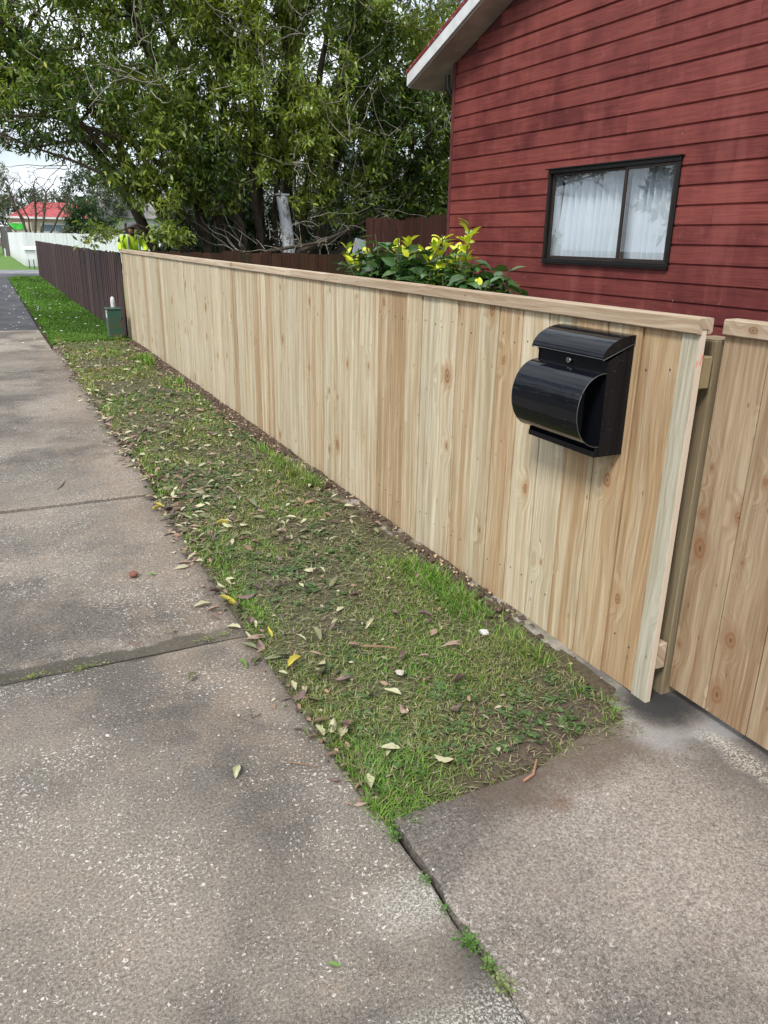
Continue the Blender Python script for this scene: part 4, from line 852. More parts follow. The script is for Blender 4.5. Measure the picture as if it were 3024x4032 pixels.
# ------------------------------------------------------------------ person in the hi-vis jacket
def skinned(name, verts, edges, radii, mat, parent, sub=2, root=0):
    me = bpy.data.meshes.new(name); me.from_pydata(verts, edges, []); me.update(); o = link_mesh(name, me, mat, parent)
    md = o.modifiers.new('Skin', 'SKIN'); md.use_smooth_shade = True
    for i, v in enumerate(me.skin_vertices[0].data):
        v.radius = radii[i] if hasattr(radii[i], '__len__') else (radii[i], radii[i]); v.use_root = (i == root)
    s = o.modifiers.new('Subdivision', 'SUBSURF'); s.levels = sub; s.render_levels = sub; return o
def person():
    X, Y = 3.02, 19.0
    r = empty('person', (X, Y, 0), 'person in a yellow hi-vis jacket and grey cap bending over behind the fences', 'person')
    K = plain('skin', (.30, .16, .10), .5, var=.08); HV = plain('hi-vis yellow cloth', (.50, .74, .03), .7, var=.06); NV = plain('navy cloth', (.02, .025, .07), .8); RF = plain('reflective tape', (.55, .57, .58), .3, .3); CP = plain('grey cap', (.12, .13, .15), .8); BT = plain('boots', (.05, .035, .02), .6); BD = plain('dark beard', (.03, .02, .015), .9)
    # facing -y (towards the camera) and a little to -x; trunk leans forward
    P = lambda x, y, z: (X+x, Y+y, z)
    v = [P(0, .10, .88), P(0, .06, 1.05), P(0, 0, 1.22), P(0, -.05, 1.36), P(0, -.09, 1.43), P(-.01, -.13, 1.50), P(-.015, -.15, 1.58),
         P(.17, -.03, 1.34), P(.27, -.08, 1.12), P(.17, -.30, .98), P(.13, -.37, .95),
         P(-.17, -.03, 1.34), P(-.27, -.08, 1.12), P(-.19, -.30, .98), P(-.15, -.37, .95),
         P(.10, .10, .84), P(.12, .03, .48), P(.13, .08, .10), P(.13, -.06, .03), P(-.10, .10, .84), P(-.13, .0, .48), P(-.14, .06, .10), P(-.15, -.08, .03)]
    e = [(0, 1), (1, 2), (2, 3), (3, 4), (4, 5), (5, 6), (3, 7), (7, 8), (8, 9), (9, 10), (3, 11), (11, 12), (12, 13), (13, 14), (0, 15), (15, 16), (16, 17), (17, 18), (0, 19), (19, 20), (20, 21), (21, 22)]
    rd = [(.15, .11), (.13, .10), (.15, .11), (.14, .10), .055, (.085, .10), (.085, .10), .055, .045, .034, .028, .055, .045, .034, .028, .085, .06, .045, .04, .085, .06, .045, .04]
    for s, wi in ((1, 10), (-1, 14)):   # five fingers on each hand
        wx, wy, wz = v[wi][0]-X, v[wi][1]-Y, v[wi][2]
        pl = len(v); v.append(P(wx-s*.01, wy-.05, wz-.02)); e.append((wi, pl)); rd.append((.035, .018))
        for k in range(4):
            a = len(v); L_ = (.035, .045, .042, .032)[k]; xo_ = (-.027+.018*k)*s
            v += [P(wx+xo_-s*.01, wy-.085, wz-.03), P(wx+xo_-s*.01, wy-.085-L_, wz-.05), P(wx+xo_-s*.01, wy-.09-L_, wz-.075)]; e += [(pl, a), (a, a+1), (a+1, a+2)]; rd += [.009, .008, .007]
        a = len(v); v += [P(wx-s*.045, wy-.055, wz-.02), P(wx-s*.055, wy-.085, wz-.03)]; e += [(pl, a), (a, a+1)]; rd += [.011, .009]
    body = skinned('body', v, e, rd, K, r)
    # jacket, sleeves
    jv = [P(0, .10, .86), P(0, .08, 1.0), P(0, 0, 1.20), P(0, -.045, 1.34), P(0, -.075, 1.405), P(.19, -.03, 1.345), P(.285, -.08, 1.12), P(.19, -.27, 1.0), P(-.19, -.03, 1.345), P(-.285, -.08, 1.12), P(-.21, -.27, 1.0)]
    je = [(0, 1), (1, 2), (2, 3), (3, 4), (3, 5), (5, 6), (6, 7), (3, 8), (8, 9), (9, 10)]
    jr = [(.20, .15), (.20, .145), (.205, .14), (.18, .13), (.085, .08), .085, .072, .056, .085, .072, .056]
    j = skinned('jacket', jv, je, jr, HV, r)
    mb = MB()
    for s in (-1, 1): mb = MB(); mb.tube([P(s*.105, -.08, 1.415), P(s*.112, -.15, 1.375), P(s*.115, -.165, 1.20), P(s*.115, -.09, 1.0), P(s*.115, -.07, .86)], .022, 6); mb.build('reflective_stripe', RF, j, smooth=True)
    skinned('trousers', [P(0, .10, .86), P(.105, .10, .80), P(.125, .03, .48), P(.13, .08, .14), P(-.105, .10, .80), P(-.13, 0, .48), P(-.14, .06, .14)], [(0, 1), (1, 2), (2, 3), (0, 4), (4, 5), (5, 6)], [(.16, .13), .11, .085, .075, .11, .085, .075], NV, r)
    skinned('cuffs', [P(.283, -.085, 1.10), P(.20, -.26, 1.0), P(.15, -.33, .965)], [(0, 1), (1, 2)], [.074, .06, .045], NV, r)
    for s in (1, -1): skinned('boot', [P(s*.135, .08, .12), P(s*.135, .07, .045), P(s*.14, -.10, .035)], [(0, 1), (1, 2)], [.062, .055, .042], BT, r)
    # face bits: beard, nose, cap with peak, ears
    mb = MB(); mb.tube([P(-.015, -.225, 1.525), P(-.015, -.255, 1.515), P(-.015, -.25, 1.50)], [.012, .016, .012], 8); mb.build('nose', K, body, smooth=True)
    mb = MB(); [MB().tube([P(-.015+s*.078, -.145, 1.56), P(-.015+s*.090, -.14, 1.54), P(-.015+s*.080, -.15, 1.515)], [.008, .016, .008], 6).build('ear', K, body, smooth=True) for s in (1, -1)]
    mb = MB(); [MB().tube([P(-.015+s*.03, -.225, 1.545), P(-.015+s*.03, -.236, 1.543)], [.011, .009], 8).build('eye', BD, body) for s in (1, -1)]
    skinned('beard', [P(-.013, -.15, 1.44), P(-.013, -.20, 1.455), P(-.013, -.225, 1.475)], [(0, 1), (1, 2)], [.06, .05, .035], BD, r)
    cpp = MB().tube([P(-.015, -.150, 1.555), P(-.015, -.145, 1.60), P(-.015, -.14, 1.635), P(-.015, -.138, 1.66), P(-.015, -.137, 1.668)], [.094, .096, .082, .045, .01], 16).build('cap', CP, r, smooth=True)
    mb = MB(); mb.prism([(X-.085, Y-.22), (X-.06, Y-.31), (X+.03, Y-.31), (X+.055, Y-.22)], 'z', 1.572, 1.58); mb.build('peak', CP, cpp)
person()

# ------------------------------------------------------------------ the big tree
rs = np.random.default_rng(42)
def arc_stem(x, y, tx, ty, tz, n=9, bulge=.25, base_z=-.05):
    a = np.array([x, y, base_z]); b_ = np.array([tx, ty, tz]); t = np.linspace(0, 1, n)[:, None]
    h = np.array([0, 0, 1.])*bulge*np.linalg.norm(b_-a)
    P = a*(1-t)**2+2*t*(1-t)*(a*.5+b_*.5+h)+b_*t**2+rs.normal(size=(n, 3))*.05*np.sin(np.pi*t); P[0] = a; return P
stems = []
targets = [(1.2, 13.2, 3.6, .30), (1.6, 12.6, 2.7, .28), (.4, 13.8, 4.2, .25), (2.4, 13.2, 4.4, .22), (2.9, 14.6, 5.6, .18), (3.4, 13.3, 5.2, .14), (3.9, 12.6, 3.9, .12), (4.4, 14.5, 6.4, .06), (4.9, 13.3, 5.8, .05), (5.3, 14.6, 6.5, .03), (5.7, 12.9, 4.8, .05), (6.3, 13.6, 5.6, .08), (7.2, 13.2, 4.6, .15), (7.7, 12.6, 3.4, .2), (8.2, 13.6, 4.0, .2), (6.9, 12.4, 2.5, .12), (3.3, 12.5, 2.6, .2), (2.2, 13.6, 2.9, .2), (5.0, 12.7, 3.0, .05), (4.2, 13.2, 6.0, .04), (6.0, 14, 6.2, .03), (3.0, 13.4, 3.2, .15), (4.6, 13.0, 5.0, .02), (5.2, 13.8, 5.5, .02), (4.0, 14.0, 5.5, .1), (5.6, 13.4, 5.2, .0), (3.7, 13.6, 4.6, .1), (6.4, 14.0, 4.9, .06), (2.7, 14.0, 4.0, .2), (4.4, 12.9, 3.6, .05)]
for (tx, ty, tz, bu) in targets:
    bx = 4.6+(tx-4.6)*.36+rs.normal()*.12; by = 13.7+(ty-13.7)*.25+rs.normal()*.15
    stems.append(arc_stem(bx, by, tx, ty, tz, 10, bu*.8))
E = [(2.35, 12.3, 1.45, .45, .3, .2), (2.5, 12.6, 1.95, .75, .5, .35), (5.6, 12.7, 2.0, 1.3, .5, .35), (.6, 13.0, 3.3, 1.1, .8, .45), (7.4, 12.6, 2.1, 1.0, .5, .4), (6.6, 12.4, 2.35, 1.5, .5, .42), (3.3, 12.7, 2.2, .9, .6, .42), (4.9, 12.9, 2.6, 1.2, .6, .4), (4.7, 12.4, 3.7, 2.9, .9, 1.3), (6.9, 12.5, 3.1, 1.5, .8, 1.1), (3.1, 12.6, 2.7, 1.4, .8, .75), (1.1, 12.6, 3.2, 1.3, .9, .8), (4.9, 12.2, 5.3, 3.6, 1.0, 1.3), (4.7, 14.0, 5.0, 3.5, 2.4, 2.5), (2.0, 13.4, 4.3, 2.0, 1.8, 1.55), (.5, 13.8, 4.6, 1.6, 1.8, 1.45), (2.5, 13.0, 2.75, 1.2, 1.1, .75), (7.0, 13.6, 4.2, 2.0, 1.8, 1.9), (5.9, 12.9, 2.85, 1.7, .9, .75), (7.3, 13.0, 2.5, 1.1, .9, .6), (2.1, 12.4, 2.0, .8, .5, .35), (1.55, 11.95, 1.35, .35, .2, .22), (.4, 12.9, 2.75, .8, .5, .25), (3.9, 12.5, 3.4, 1.2, .8, .8)]
def low(P): return 1.30+.15*(P[:, 0] > 3)
big = make_tree('huge many-stemmed evergreen tree with drooping glossy leaves behind the fences', stems, E, 9000, 20, .104, [(.060, .115, .024), (.30, .385, .065), (.42, .42, .08)], seed=12, clump=.40, base=(4.6, 13.7, 0), zmin=low, r0=.0034, shell=.30, csc=1.9)
# low branches reaching right, a bare tangle in front of the brown fence
def twigs(label_parent, anchors, seed, n, reach, name, mat, r=.006, dirb=(0, 0, 0)):
    rq = np.random.default_rng(seed); mb = MB()
    for a in anchors:
        for k in range(n):
            p = np.array(a, float)+rq.normal(size=3)*.06; d = unit(rq.normal(size=3)*[1, .5, .55]+np.array(dirb)); pts = [p.copy()]; L_ = reach*rq.uniform(.5, 1.2)
            for s_ in range(7): d = unit(d+rq.normal(size=3)*.28); p = p+d*L_/7; pts.append(p.copy())
            mb.tube(pts, list(np.linspace(r, r*.35, 8)), 4, cap=False)
    return mb.build(name, mat, label_parent, smooth=True, fix=False)
twigs(big, [(4.0, 12.35, 1.25), (4.6, 12.35, 1.3), (5.0, 12.4, 1.35), (5.4, 12.4, 1.6), (5.9, 12.45, 1.9), (3.6, 12.35, 1.2), (4.8, 12.3, 1.7), (5.6, 12.4, 2.2)], 5, 8, 1.0, 'bare_twigs', M['twig'], .005, (-.5, -.1, .15))
fr_ = np.random.default_rng(4)
twigs(big, [(x_, 11.75+fr_.uniform(-.1, .35), z_) for x_, z_ in zip(fr_.uniform(1.0, 7.8, 26), fr_.uniform(2.4, 4.9, 26))], 25, 4, 1.0, 'bare_twigs', M['twig'], .006, (-.1, -.1, .7))
twigs(big, [(2.6, 12.9, 2.4), (1.8, 12.7, 2.8), (1.0, 12.7, 2.95), (.4, 12.7, 2.85), (2.2, 12.6, 2.0), (1.2, 12.4, 2.35), (.5, 12.3, 2.6)], 15, 7, 1.1, 'bare_twigs', M['bark'], .006, (-.8, -.2, .05))
mb = MB()
for pts, r_ in (([(3.9, 13.2, .4), (4.6, 12.8, 1.15), (5.6, 12.7, 1.55), (6.6, 12.8, 2.0), (7.6, 13.0, 2.6)], [.05, .05, .045, .04, .03]), ([(4.9, 13.2, .8), (5.7, 12.8, 1.35), (6.6, 12.7, 1.75), (7.5, 12.8, 2.0)], [.06, .055, .045, .03]), ([(4.0, 13.5, 1.1), (3.1, 13.1, 2.1), (2.1, 12.8, 2.7), (1.0, 12.7, 2.95), (-.1, 12.7, 2.8)], [.05, .045, .035, .025, .015]), ([(3.6, 13.5, 1.0), (2.9, 13.0, 1.75), (2.1, 12.6, 2.05), (1.3, 12.4, 2.35), (.4, 12.3, 2.6)], [.04, .035, .028, .02, .01]), ([(3.3, 13.2, .9), (2.6, 12.5, 1.35), (2.0, 12.1, 1.55), (1.5, 11.95, 1.35)], [.025, .02, .015, .008]), ([(3.4, 13.3, .6), (4.1, 12.6, 1.2), (5.0, 12.5, 1.35), (5.9, 12.5, 1.75)], [.03, .03, .025, .015])):
    mb.tube(pts, r_, 7)
mb.build('low_limbs', M['bark'], big, smooth=True)
# dark understorey behind the stems
def bush_E(cx, cy, cz, rx, ry, rz): return [(cx, cy, cz, rx, ry, rz)]
def shrub(label, cx, cy, h, rx, ry, N_, per, size, cols, seed, name='shrub', group=None, stemn=6, zb=0.):
    st = [np.linspace([cx+math.cos(k)*.1*rx, cy+math.sin(k)*.1, zb-.05], [cx+math.cos(k*2.1)*rx*.4, cy+math.sin(k*2.1)*ry*.4, zb+h*.6], 5) for k in range(stemn)]
    return make_tree(label, st, bush_E(cx, cy, zb+h*.55, rx, ry, h*.48), N_, per, size, cols, seed=seed, name=name, cat=name, group=group, clump=.2, fine_twigs=False, r0=.003)
DK = [(.018, .042, .012), (.045, .085, .020), (.08, .12, .02)]
shrub('dark dense shrub behind the stems of the big tree, nearest the white post', 5.3, 16.4, 2.6, 1.6, .9, 420, 20, .13, DK, 3)
shrub('dark shrub behind the big tree towards the red house', 8.0, 16.2, 2.3, 1.5, .9, 380, 20, .13, DK, 4)
shrub('tall dark shrub filling the gap behind the thickest stems of the big tree', 6.6, 17.8, 4.4, 2.4, 1.0, 700, 20, .15, DK, 6)
shrub('tall dark shrub behind the left hand stems of the big tree', 4.9, 18.6, 3.6, 1.3, .9, 420, 20, .15, DK, 7)
shrub('dark shrub behind the tall brown fence under the low limbs', 9.2, 18.0, 3.4, 1.6, .9, 380, 20, .15, DK, 9)
shrub('dark shrub low between the leftmost stems of the big tree', 3.6, 15.2, 2.4, .9, .7, 260, 20, .11, DK, 14)
shrub('dark low shrub in front of the right hand stems of the big tree', 7.2, 14.2, 2.3, 1.6, .7, 380, 20, .11, DK, 8)
shrub('dark leafy shrub just right of the person in yellow', 4.1, 17.4, 2.0, .75, .7, 240, 20, .12, DK, 5)
# white peeling post and the grey board leaning low behind the brown fence
t = NT('flaking white paint'); f = t.noise(t.vmul(t.pos(), (9, 9, 4)), 1.5, 5, .7); t.set(col=t.mix(t.mapr(f, .52, .60), (.62, .66, .72), (.22, .20, .17)), rough=.7)
pp = empty('white_post', (4.95, 13.05, 0), 'thick white peeling post standing among the dark stems of the big tree', 'post')
MB().tube([(4.62, 12.75, -.05), (4.55, 12.75, .8), (4.50, 12.75, 1.5), (4.42, 12.75, 2.05)], [.10, .10, .095, .09], 10).build('post', t.m, pp, smooth=True)
MB().box(4.32, 4.52, 12.66, 12.84, 2.052, 2.075, bev=.004).build('cap', t.m, pp)
tag(MB().box(5.18, 5.60, 12.30, 12.33, -.02, 1.42, bev=.004, R=Matrix.Rotation(math.radians(14), 3, 'Y'), o=(5.4, 12.3, 0)).build('grey_board', plain('pale grey board', (.36, .40, .45), .7)), 'pale blue grey board leaning behind the brown fence near its tall end', 'board')

# far vegetation on the left
red_bush = shrub('dark rounded bush with red flowers behind the white fence', 4.75, 42.0, 3.1, 1.25, 1.1, 700, 16, .15, [(.016, .045, .012), (.05, .10, .025), (.10, .12, .03)], 21, name='bush')
V = ellip_pts([(4.75, 42, 1.7, 1.3, 1.15, 1.5)], 46, .95, 5, .2); Vv, Ff = scatter(LEAF, LEAFF, V, frames(unit(rng.normal(size=(len(V), 3))), np.tile([[0, 0, 1.]], (len(V), 1))), np.full(len(V), .13))
for q in range(min(16, len(V))): link_mesh('flower', npmesh('flower', Vv[q*6:q*6+6], LEAFF, np.tile([[.75, .05, .03]], (6, 1))), M['grass'], red_bush)
shrub('low grey green bush behind the white fence beside the bare tree', 3.55, 41.2, 1.75, .55, .5, 160, 12, .12, [(.05, .075, .035), (.12, .15, .07), (.2, .2, .1)], 23, name='bush')
st = [arc_stem(2.42, 45, 2.42+math.cos(a)*rx_, 45+math.sin(a)*1.2, z_, 8, .12) for a, rx_, z_ in ((0, 1.7, 2.9), (.8, 1.2, 3.2), (2.4, 1.2, 3.1), (3.2, 1.9, 2.8), (4, .8, 3.4), (5, .5, 3.6), (3.0, .9, 3.3), (.2, .8, 3.4))]
make_tree('small bare spreading tree behind the white fence, left of the flowering bush', st, [(2.45, 45, 3.3, 2.3, 1.6, 1.1)], 420, 1, .10, [(.06, .05, .03), (.10, .08, .04), (.2, .12, .04)], seed=31, name='bare_tree', clump=.1, r0=.006, fine_twigs=False, bark='bark')
make_tree('grey green tree at the far left edge beyond the white fence', [np.linspace([.2, 62, 0], [-.2, 62, 5], 6), np.linspace([.3, 62, 0], [1.1, 62.4, 4.6], 6)], [(.2, 62, 4.6, 2.3, 2, 2.2), (.4, 62, 2.9, 1.7, 1.5, 1.3)], 620, 10, .20, [(.05, .07, .035), (.13, .15, .07), (.2, .2, .1)], seed=33, clump=.3)
make_tree('dark evergreen tree far behind the flowering bush', [np.linspace([6.2, 50, 0], [6, 50, 4.5], 6)], [(6.2, 50, 3.6, 2.0, 1.8, 1.9)], 500, 12, .20, DK, seed=35, clump=.2)
for k, (x, y, h, lb) in enumerate([(-3, 130, 8, 'leftmost far treetop on the skyline'), (8, 120, 7, 'far hazy green tree on the skyline behind the red roof'), (20, 125, 8, 'broad far tree on the skyline hidden mostly by the big tree')]):
    make_tree(lb, [np.linspace([x, y, 0], [x, y, h*.6], 5)], [(x, y, h*.6, 7, 4, h*.42)], 420, 9, .65, [(.05, .08, .05), (.10, .14, .08), (.12, .14, .08)], seed=51+k, clump=.1, r0=.01, rmin=.012, fine_twigs=False)
# tree and house across the road: seen only as the reflection in the window
make_tree('street tree across the road', [np.linspace([-5.6, 13.5, 0], [-5.3, 13.7, 3.2], 6), np.linspace([-5.5, 13.5, 1.6], [-4.6, 13.2, 3.6], 5), np.linspace([-5.5, 13.6, 1.9], [-6.6, 14.2, 3.8], 5)], [(-5.5, 13.6, 4.6, 2.5, 2.2, 1.6)], 420, 12, .13, [(.03, .06, .02), (.08, .13, .04), (.2, .2, .05)], seed=61, clump=.4, r0=.007, fine_twigs=False)

for k, (x, y, h, lb) in enumerate([(-19, -7, 7, 'broad tree across the road, nearest'), (-21, 3, 6.5, 'broad tree across the road, second'), (-20, 27, 7.5, 'broad tree across the road, farthest')]):
    make_tree(lb, [np.linspace([x, y, 0], [x, y, h*.6], 5)], [(x, y, h*.52, 3, 4.6, h*.45)], 420, 9, .55, [(.04, .07, .03), (.08, .12, .05), (.12, .14, .08)], seed=71+k, clump=.1, r0=.01, rmin=.012, fine_twigs=False)
ho = empty('cream_house', (-24, 14, 0), 'cream house across the road', 'house'); MB().box(-29, -22, 8, 20, -.05, 2.6).build('wall', plain('cream boards', (.45, .42, .36), .8), ho)
MB().prism([(7.4, 2.6), (14, 4.9), (20.6, 2.6)], 'x', -29.6, -21.4).build('roof', plain('dark roof', (.08, .08, .085), .7), ho)
for y_ in (9.5, 16.0): f_ = MB().box(-21.99, -21.93, y_, y_+2.2, .9, 2.1).build('window', M['white_paint'], ho); MB().box(-21.925, -21.91, y_+.1, y_+2.1, 1.0, 2.0).build('pane', plain('dark glass', (.03, .035, .04), .1), f_)

# ------------------------------------------------------------------ citrus bush over the fence
def citrus():
    r = empty('citrus_bush', (2.32, 4.3, 0), 'glossy citrus bush with yellow new shoots showing above the pine fence', 'bush')
    rq = np.random.default_rng(8); D_ = (.055, .120, .036); Yw = (.64, .68, .05)
    shoots = []   # y, z, type (0 dark 1 yellow), lean
    for (y, z, k) in [(5.08, 1.33, 1), (5.04, 1.27, 1), (4.83, 1.38, 0), (4.86, 1.32, 0), (4.57, 1.41, 0), (4.60, 1.35, 0), (4.26, 1.37, 1), (4.28, 1.30, 0), (3.74, 1.46, 1), (3.79, 1.41, 1), (3.83, 1.36, 1), (3.94, 1.41, 1), (4.04, 1.37, 1), (3.92, 1.33, 1), (3.80, 1.32, 0), (4.05, 1.27, 1), (3.89, 1.19, 1), (3.92, 1.16, 1), (4.44, 1.33, 0), (4.40, 1.28, 0), (4.90, 1.27, 0), (4.72, 1.24, 0), (4.62, 1.22, 0), (4.34, 1.22, 0), (4.20, 1.24, 0), (3.74, 1.29, 0), (3.66, 1.26, 0), (3.62, 1.22, 0), (3.52, 1.18, 0), (3.44, 1.18, 0), (3.48, 1.16, 1), (4.14, 1.18, 0), (5.06, 1.19, 0), (4.98, 1.15, 0), (4.55, 1.16, 0), (4.0, 1.22, 0), (4.80, 1.17, 0), (4.42, 1.15, 0), (3.70, 1.17, 0), (4.66, 1.30, 0), (4.95, 1.22, 0), (3.46, 1.12, 0), (3.55, 1.22, 0), (3.60, 1.20, 1), (3.44, 1.20, 0), (3.50, 1.16, 0), (3.68, 1.30, 0), (4.62, 1.33, 1), (4.80, 1.30, 1), (3.70, 1.22, 1), (4.12, 1.36, 0), (4.70, 1.36, 0), (4.95, 1.32, 0), (3.86, 1.24, 1), (4.33, 1.33, 1), (4.48, 1.38, 0), (4.16, 1.31, 0), (4.5, 1.25, 0)]:
        shoots.append((2.30+rq.normal()*.05, y, z+.025, k))
    for q in range(85):
        y = rq.uniform(3.45, 5.08); shoots.append((2.36+rq.normal()*.12, y, 1.27-.20*abs(y-4.4)**1.3*.6+rq.uniform(-.10, .07), 0))
    for q in range(90):
        y = rq.uniform(3.35, 5.1); zz = 1.22-.12*abs(y-4.3)-rq.random()*.85; shoots.append((2.32+rq.normal()*.20, y, zz, 0))
    mb = MB(); LP = []; LD = []; LC = []; LS = []
    for x, y, z, k in shoots:
        bz = max(.1, z-.45); b_ = np.array([2.34+(x-2.34)*.4, 4.25+(y-4.25)*.72, bz]); tip = np.array([x, y, z]); mid = (b_+tip)/2+rq.normal(size=3)*.03
        if z > .5: mb.tube([b_, mid, tip], [.007, .005, .0035], 5, cap=False)
        n_ = 15 if k == 0 else 11
        for s_ in range(n_):
            a = s_*2.4+rq.random(); el = rq.uniform(-.2, .7) if k == 0 else rq.uniform(.3, 1.1); d = np.array([math.cos(a)*math.cos(el), math.sin(a)*math.cos(el), math.sin(el)]) 
            if k == 0: d[2] -= .25
            LP.append(tip-(tip-mid)*rq.uniform(0, .9 if k == 0 else .7)); LD.append(d); LS.append(rq.uniform(.09, .14) if k == 0 else rq.uniform(.065, .10))
            cc_ = np.array(D_ if k == 0 else Yw)*rq.uniform(.7, 1.4)
            if k == 0 and rq.random() < .12: cc_ = np.array([.07, .13, .03])
            if k == 1 and rq.random() < .25: cc_ = np.array([.20, .33, .04])
            LC.append(cc_)
    # main stems to the ground
    for k in range(7): mb.tube([(2.35+.03*math.cos(k), 4.2+.05*k-.15, -.05), (2.35+.08*math.cos(k*2), 4.2+(k-3)*.16, .5), (2.33, 4.25+(k-3)*.26, 1.0)], [.018, .014, .008], 6)
    mb.build('stems', M['stem'], r, smooth=True)
    LP, LD, LC, LS = map(np.array, (LP, LD, LC, LS)); R = frames(LD, unit(np.array([[0, 0, 1.]])+rq.normal(size=(len(LP), 3))*.3)); T = LEAF2*np.array([1.35, 1, 1])
    V, F = scatter(T, LEAF2F, LP, R, LS); me = npmesh('leaves', V, F, np.repeat(np.clip(LC, 0, 1), len(T), 0), smooth=True); link_mesh('leaves', me, M['citrus'], r)
citrus()

# ------------------------------------------------------------------ grass
def grass():
    rq = np.random.default_rng(3); Ps = []; Hs = []; Ws = []; Cs = []; Ls = []
    def field(y0, y1, dens, h, wd, lean):
        A_ = (1.70-.66)*(y1-y0); n_ = int(A_*dens); x = rq.uniform(.66, 1.70, n_); y = rq.uniform(y0, y1, n_)
        e = fbm(np.c_[x*0+y*4.5, y*0+3], 91, 4); xe = .665+.09*e                       # ragged path edge
        near = 1.41+.10*(fbm(np.c_[x*6, x*0], 92)-.5)*2+np.clip(x-1.1, 0, .6)*.16
        bare = fbm(np.c_[x*3.2, y*2.4], 93, 3); m1 = (x > xe) & (y > near)
        patch = np.exp(-(((x-1.30)/.22)**2+((y-1.56)/.14)**2)); patch += .7*np.exp(-(((x-1.05)/.10)**2+((y-1.95)/.06)**2))+.6*np.exp(-(((x-1.15)/.16)**2+((y-1.46)/.06)**2))+.45*np.exp(-(((x-1.12)/.2)**2+((y-2.6)/.5)**2))
        fence = 1.63+.07*(fbm(np.c_[y*2, y*0], 94)-.5)*2-np.clip((y-2.2)/.6, 0, 1)*.05
        tuft = fbm(np.c_[x*0, y*1.6], 95, 2)
        keep = m1 & (x < fence) & (rq.random(n_) > np.clip((bare-.46)*5.5, 0, .88)) & (rq.random(n_) > patch*1.0)
        keep &= ~((y > 2.8) & (x > 1.52) & (tuft < .5) & (rq.random(n_) < .8))
        x, y, bare, tuft = x[keep], y[keep], bare[keep], tuft[keep]; n_ = len(x)
        tall = np.clip((x-1.42)/.16, 0, 1)*(tuft > .47)*np.clip((y-1.4)/.2, .4, 1)+.25*(np.abs(x-.74) < .05)
        near_tip = np.clip((1.75-y)/.3, 0, 1)*(x < 1.05)
        hh = h*rq.uniform(.4, 1.2, n_)*(.78+1.5*tall+.45*near_tip)*(1.2-1.3*np.clip(bare-.35, 0, .5))
        g = fbm(np.c_[x*4, y*3], 96, 3)+.35*tall+rq.normal(size=n_)*.12+.25*near_tip; g = np.clip((g-.35)*2.2, 0, 1)[:, None]
        c = np.array([[.225, .245, .085]])*(1-g)+np.array([[.135, .275, .038]])*g; c *= rq.uniform(.5, 1.5, (n_, 1))
        dry = rq.random(n_) < .16; c[dry] = np.array([.38, .34, .18])*rq.uniform(.6, 1.2, (dry.sum(), 1))
        yl = rq.random(n_) < .06; c[yl] = [.24, .30, .05]
        Ps.append(np.c_[x, y, verge_h(x, y)-.003]); Hs.append(hh); Ws.append(wd*rq.uniform(.6, 1.4, n_)); Cs.append(c); Ls.append(np.full(n_, lean))
    field(1.3, 2.6, 27000, .024, .0030, 1.1); field(2.6, 4.2, 16000, .027, .0042, 1.1); field(4.2, 7.2, 8000, .036, .006, .9); field(7.2, 12.2, 3600, .042, .010, .8)
    P = np.concatenate(Ps); H_ = np.concatenate(Hs); W_ = np.concatenate(Ws); C_ = np.concatenate(Cs); Le = np.concatenate(Ls); n_ = len(P)
    # shorter brighter lawn beyond
    a = rq.uniform(0, 2*np.pi, n_); ln = Le*rq.uniform(.3, 1.5, n_); d = np.c_[np.cos(a), np.sin(a), np.zeros(n_)]; s = np.c_[-np.sin(a), np.cos(a), np.zeros(n_)]
    up = np.array([[0, 0, 1.]]); b0 = P; b1 = P+up*(H_*.55)[:, None]+d*(H_*.32*ln)[:, None]; b2 = P+up*(H_*.85)[:, None]*1+d*(H_*.95*ln)[:, None]; hw = s*(W_/2)[:, None]
    V = np.stack([b0-hw, b0+hw, b1+hw*.9, b1-hw*.9, b2], 1).reshape(-1, 3); k = np.arange(n_)*5
    o = link_mesh('grass', npmesh('grass', V, [np.stack([k, k+1, k+2, k+3], 1), np.stack([k+3, k+2, k+4], 1)], np.repeat(C_, 5, 0)), M['grass']); tag(o, 'green and straw coloured grass growing on the verge', 'grass', kind='stuff')
    # far lawn
    n_ = 60000; x = rq.uniform(.60, 1.68, n_); y = 11.4+rq.random(n_)**1.6*18; keep = (x > .66+.05*(fbm(np.c_[y*2, y*0], 98)-.5)-.004*(y-12)) ; x, y = x[keep], y[keep]; n_ = len(x)
    h = rq.uniform(.02, .045, n_)*(1+.02*(y-11)); wd = .006+.0012*(y-11); a = rq.uniform(0, 6.28, n_); P = np.c_[x, y, verge_h(x, y)-.003]; s = np.c_[-np.sin(a), np.cos(a), a*0]*wd[:, None]; tip = P+np.c_[np.cos(a)*h*.6, np.sin(a)*h*.6, h]
    c = np.array([[.085, .185, .020]])*rq.uniform(.6, 1.5, (n_, 1))*np.where(fbm(np.c_[x*2, y*.6], 99)[:, None] > .52, 1.15, .85)
    V = np.stack([P-s, P+s, tip], 1).reshape(-1, 3); k = np.arange(n_)*3
    o = link_mesh('lawn_grass', npmesh('lawn_grass', V, np.stack([k, k+1, k+2], 1), np.repeat(c, 3, 0)), M['grass']); tag(o, 'bright green mown grass beside the maroon fence', 'grass', kind='stuff')
    # flat broad-leaved weeds
    n_ = 1500; x = rq.uniform(.76, 1.6, n_); y = 1.5+rq.random(n_)**1.3*6; keep = fbm(np.c_[x*3, y*3], 101) > .50; x, y = x[keep], y[keep]; n_ = len(x); per = 6; idx = np.repeat(np.arange(n_), per); N_ = len(idx)
